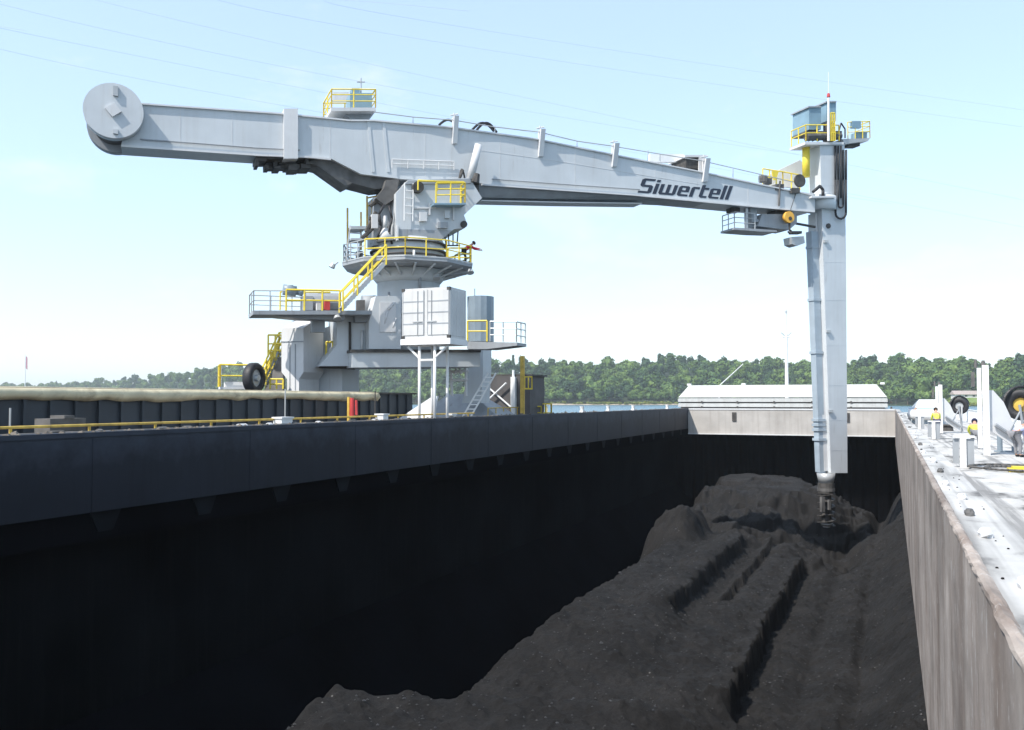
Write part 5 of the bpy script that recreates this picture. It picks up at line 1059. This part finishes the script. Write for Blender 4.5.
def person(loc, rz, label, lean, knee, top, bottom, hat, hands, hatkind='cap', group=None):
    t = thing('person', label, 'person', loc, rz)
    hip = V((-.12 * math.sin(R_(lean)) - .10 * knee, 0, .93 - .28 * knee)); d = V((math.sin(R_(lean)), 0, math.cos(R_(lean)))); pv = V((-d.z, 0, d.x))
    wst = hip + d * .18; ch = hip + d * .42; nk = hip + d * .55; hd0 = nk + (d * .7 + V((.3, 0, .3))).normalized() * .12; hd = nk + (d * .7 + V((.3, 0, .3))).normalized() * .23
    N = {'hip': (hip, .135), 'wst': (wst, .125), 'ch': (ch, .15), 'nk': (nk, .065), 'h0': (hd0, .085), 'hd': (hd, .10), 'nose': (hd0 + V((.11, 0, .02)), .018)}
    E = [('hip', 'wst'), ('wst', 'ch'), ('ch', 'nk'), ('nk', 'h0'), ('h0', 'hd'), ('h0', 'nose')]
    for s, sg in (('l', 1), ('r', -1)):
        hp_ = hip + V((0, .10 * sg, -.06)); kn = V((hip.x + .10 + .22 * knee, .12 * sg, .48 - .04 * knee)); an = V((.0 + .02 * sg, .12 * sg, .09)); to = V((.17 + .02 * sg, .14 * sg, .04))
        N['hp' + s] = (hp_, .10); N['kn' + s] = (kn, .062); N['an' + s] = (an, .04); N['to' + s] = (to, .04)
        E += [('hip', 'hp' + s), ('hp' + s, 'kn' + s), ('kn' + s, 'an' + s), ('an' + s, 'to' + s)]
        sh = ch + d * .06 + V((0, .19 * sg, 0)); ha = V(hands[0 if sg > 0 else 1]); el = (sh + ha) / 2 + V((-.05, .07 * sg, -.05)); 
        N['sh' + s] = (sh, .06); N['el' + s] = (el, .042); N['ha' + s] = (ha, .03)
        E += [('ch', 'sh' + s), ('sh' + s, 'el' + s), ('el' + s, 'ha' + s)]
        f = (ha - el).normalized(); pm = ha + f * .08; N['pm' + s] = (pm, .032); E.append(('ha' + s, 'pm' + s))
        for q in range(5):
            oy = (q - 2) * .018; ln = (.055, .08, .085, .08, .06)[q]; N['f%d%s' % (q, s)] = (pm + f * ln + V((0, oy * 1.6, -.02)), .009); E.append(('pm' + s, 'f%d%s' % (q, s)))
    body = skinmesh('body', N, E, 'skin', t, 'hip')
    g = lambda ks, k: {a: (N[a][0], N[a][1] * k + .006) for a in ks}
    tk_ = ['hip', 'wst', 'ch', 'shl', 'shr', 'ell', 'elr', 'hal', 'har']; nn = g(tk_, 1.12)
    skinmesh('jacket', nn, [e for e in E if e[0] in nn and e[1] in nn], top, t, 'hip')
    tk_ = ['hip', 'hpl', 'hpr', 'knl', 'knr', 'anl', 'anr']; nn = g(tk_, 1.15); skinmesh('trousers', nn, [e for e in E if e[0] in nn and e[1] in nn], bottom, t, 'hip')
    for s in 'lr': skinmesh('boot', {'a': (N['an' + s][0] + V((-.02, 0, -.03)), .055), 'b': (N['to' + s][0], .05)}, [('a', 'b')], 'black_cloth', t, 'a')
    # headgear: dome with brim
    b = B(); n = 14; up_ = (hd - hd0).normalized(); sx = up_.orthogonal().normalized(); fx = V((1, 0, 0)) - up_ * up_.x; fx.normalize(); fy = up_.cross(fx); c_ = hd - up_ * .02
    rg = lambda r, o: [wm(t) @ (c_ + (fx * math.cos(2 * PI * k / n) * 1.12 + fy * math.sin(2 * PI * k / n)) * r + up_ * o) for k in range(n)]
    b.loft([rg(.112, -.03), rg(.122, .0), rg(.118, .06), rg(.09, .11), rg(.04, .135)]); 
    if hatkind == 'helmet': b.loft([rg(.15, -.005), rg(.122, .02)])
    else: b.prism([wm(t) @ (c_ + fx * a + fy * q) for a, q in ((.1, -.08), (.19, -.05), (.19, .05), (.1, .08))], K * .015)
    b.build('helmet' if hatkind == 'helmet' else 'cap', hat, t, True); return t
HD = math.atan2(HEAD.y, HEAD.x); RR = math.atan2(RIGHT.y, RIGHT.x)
P = bp(465.5, 266.5, 1.85); P.z = RPZ + .05
person(P, RR, 'person in red top and black trousers bending over the crane platform rail', 54, .0, 'red_cloth', 'black_cloth', 'hair', [(.95, .12, .95), (.92, -.14, 1.0)])
P = onz(1018, 457, DK); person(P, RR + .2, 'person in lavender shirt and grey trousers bending at right edge of deck', 62, .15, 'lavender_cloth', 'grey_cloth', 'navy_cloth', [(.75, .15, .55), (.75, -.12, .6)])
P = onz(976, 449, DK); person(P, HD - .4, 'person in navy cap and yellow vest behind the taller reel post', 62, .6, 'vest_cloth', 'grey_cloth', 'navy_cloth', [(.7, .15, .6), (.7, -.12, .6)])
P = onz(937, 434, DK); person(P, HD - .3, 'person in dark cap and yellow vest beside the farther reel post', 35, .3, 'vest_cloth', 'navy_cloth', 'hair', [(.6, .15, .7), (.6, -.12, .7)])
P = onz(911, 424, DK); person(P, RR - .3, 'person in white helmet and pale overalls stooping far along right deck', 48, .2, 'pale_cloth', 'pale_cloth', 'hat_white', [(.65, .15, .7), (.65, -.12, .7)], 'helmet')

# ------------------------------------------------------------ overhead lines, distant masts
lines = [((0, 4), (305, 71), (640, 130)), ((96, 0), (508, 94), (1024, 200)), ((218, 0), (520, 55), (1024, 127)), ((0, 28), (250, 78), (700, 165)), ((0, 49), (274, 104), (640, 165)), ((325, 0), (520, 36), (1024, 110))]
nmz = ['upper left', 'middle', 'long upper right', 'second left', 'lowest left', 'topmost right']
for i, (a, m_, c) in enumerate(lines):
    pa, pm_, pc = at(*a, 260), at(*m_, 300), at(*c, 360); pts = []
    for k in range(-8, 33):
        t_ = k / 24; l0 = 2 * (t_ - .5) * (t_ - 1); l1 = -4 * t_ * (t_ - 1); l2 = 2 * t_ * (t_ - .5); pts.append(pa * l0 + pm_ * l1 + pc * l2)
    b = B(); b.tube(pts, .032, 5); single(b, 'power_line', 'galv', pts[20], 'thin overhead power line, the %s one of those crossing the sky' % nmz[i], 'power line')
P = at(25, 388, 420); P.z = 0; t = thing('flagpole', 'distant flagpole with small faded flag at far left', 'flagpole', P); b = B(); zt_ = at(25, 355, 420).z; b.cone(P, V((P.x, P.y, zt_)), .22, .14, 8); b.build('pole', 'white', t)
b = B(); q = V((P.x, P.y, zt_)); b.prism([q - K * .3, q + RIGHT * .9 - K * 1.2, q + RIGHT * 1.0 - K * 7, q - K * 6], HEAD * .05); b.build('flag', 'flag_cloth', t)
for px_, y_, zz_, lab in ((221, 352, 600, 'taller white sailboat mast left of the yellow platform'), (209, 376, 620, 'shorter white sailboat mast above the tarpaulin'), (193, 377, 650, 'thin distant sailboat mast left of the taller one')):
    P = at(px_, 402, zz_); P.z = 0; t = thing('sailboat', lab, 'sailboat', P, .4)
    B().cone(P + K * 1, V((P.x, P.y, at(px_, y_ + 12, zz_).z)), .16, .1, 6).build('mast', 'white', t)
    frs = wm(t); b = B(); b.loft([[frs @ V(q) for q in ((-4, 0, 1.2), (-3.5, 1.2, 1.1), (2, 1.3, 1.1), (5, 0, 1.4), (2, -1.3, 1.1), (-3.5, -1.2, 1.1))], [frs @ V(q) for q in ((-3.6, 0, 0), (-3, .8, -.3), (2, .8, -.3), (4, 0, -.1), (2, -.8, -.3), (-3, -.8, -.3))]]); b.build('hull', 'white', t)

# ------------------------------------------------------------ haze
if True:
    b = B(); b.box(-4200, 4200, -500, 5400, -13, 110); hz_ = b.build('haze', 'white'); struct(hz_, 'stuff')
    mh = bpy.data.materials.new('haze'); mh.use_nodes = True; n = mh.node_tree.nodes; n.clear(); out = n.new('ShaderNodeOutputMaterial'); pv = n.new('ShaderNodeVolumePrincipled')
    pv.inputs['Color'].default_value = (.88, .95, 1, 1); pv.inputs['Density'].default_value = .00016; pv.inputs['Anisotropy'].default_value = .2
    mh.node_tree.links.new(pv.outputs[0], out.inputs['Volume']); hz_.data.materials.clear(); hz_.data.materials.append(mh)
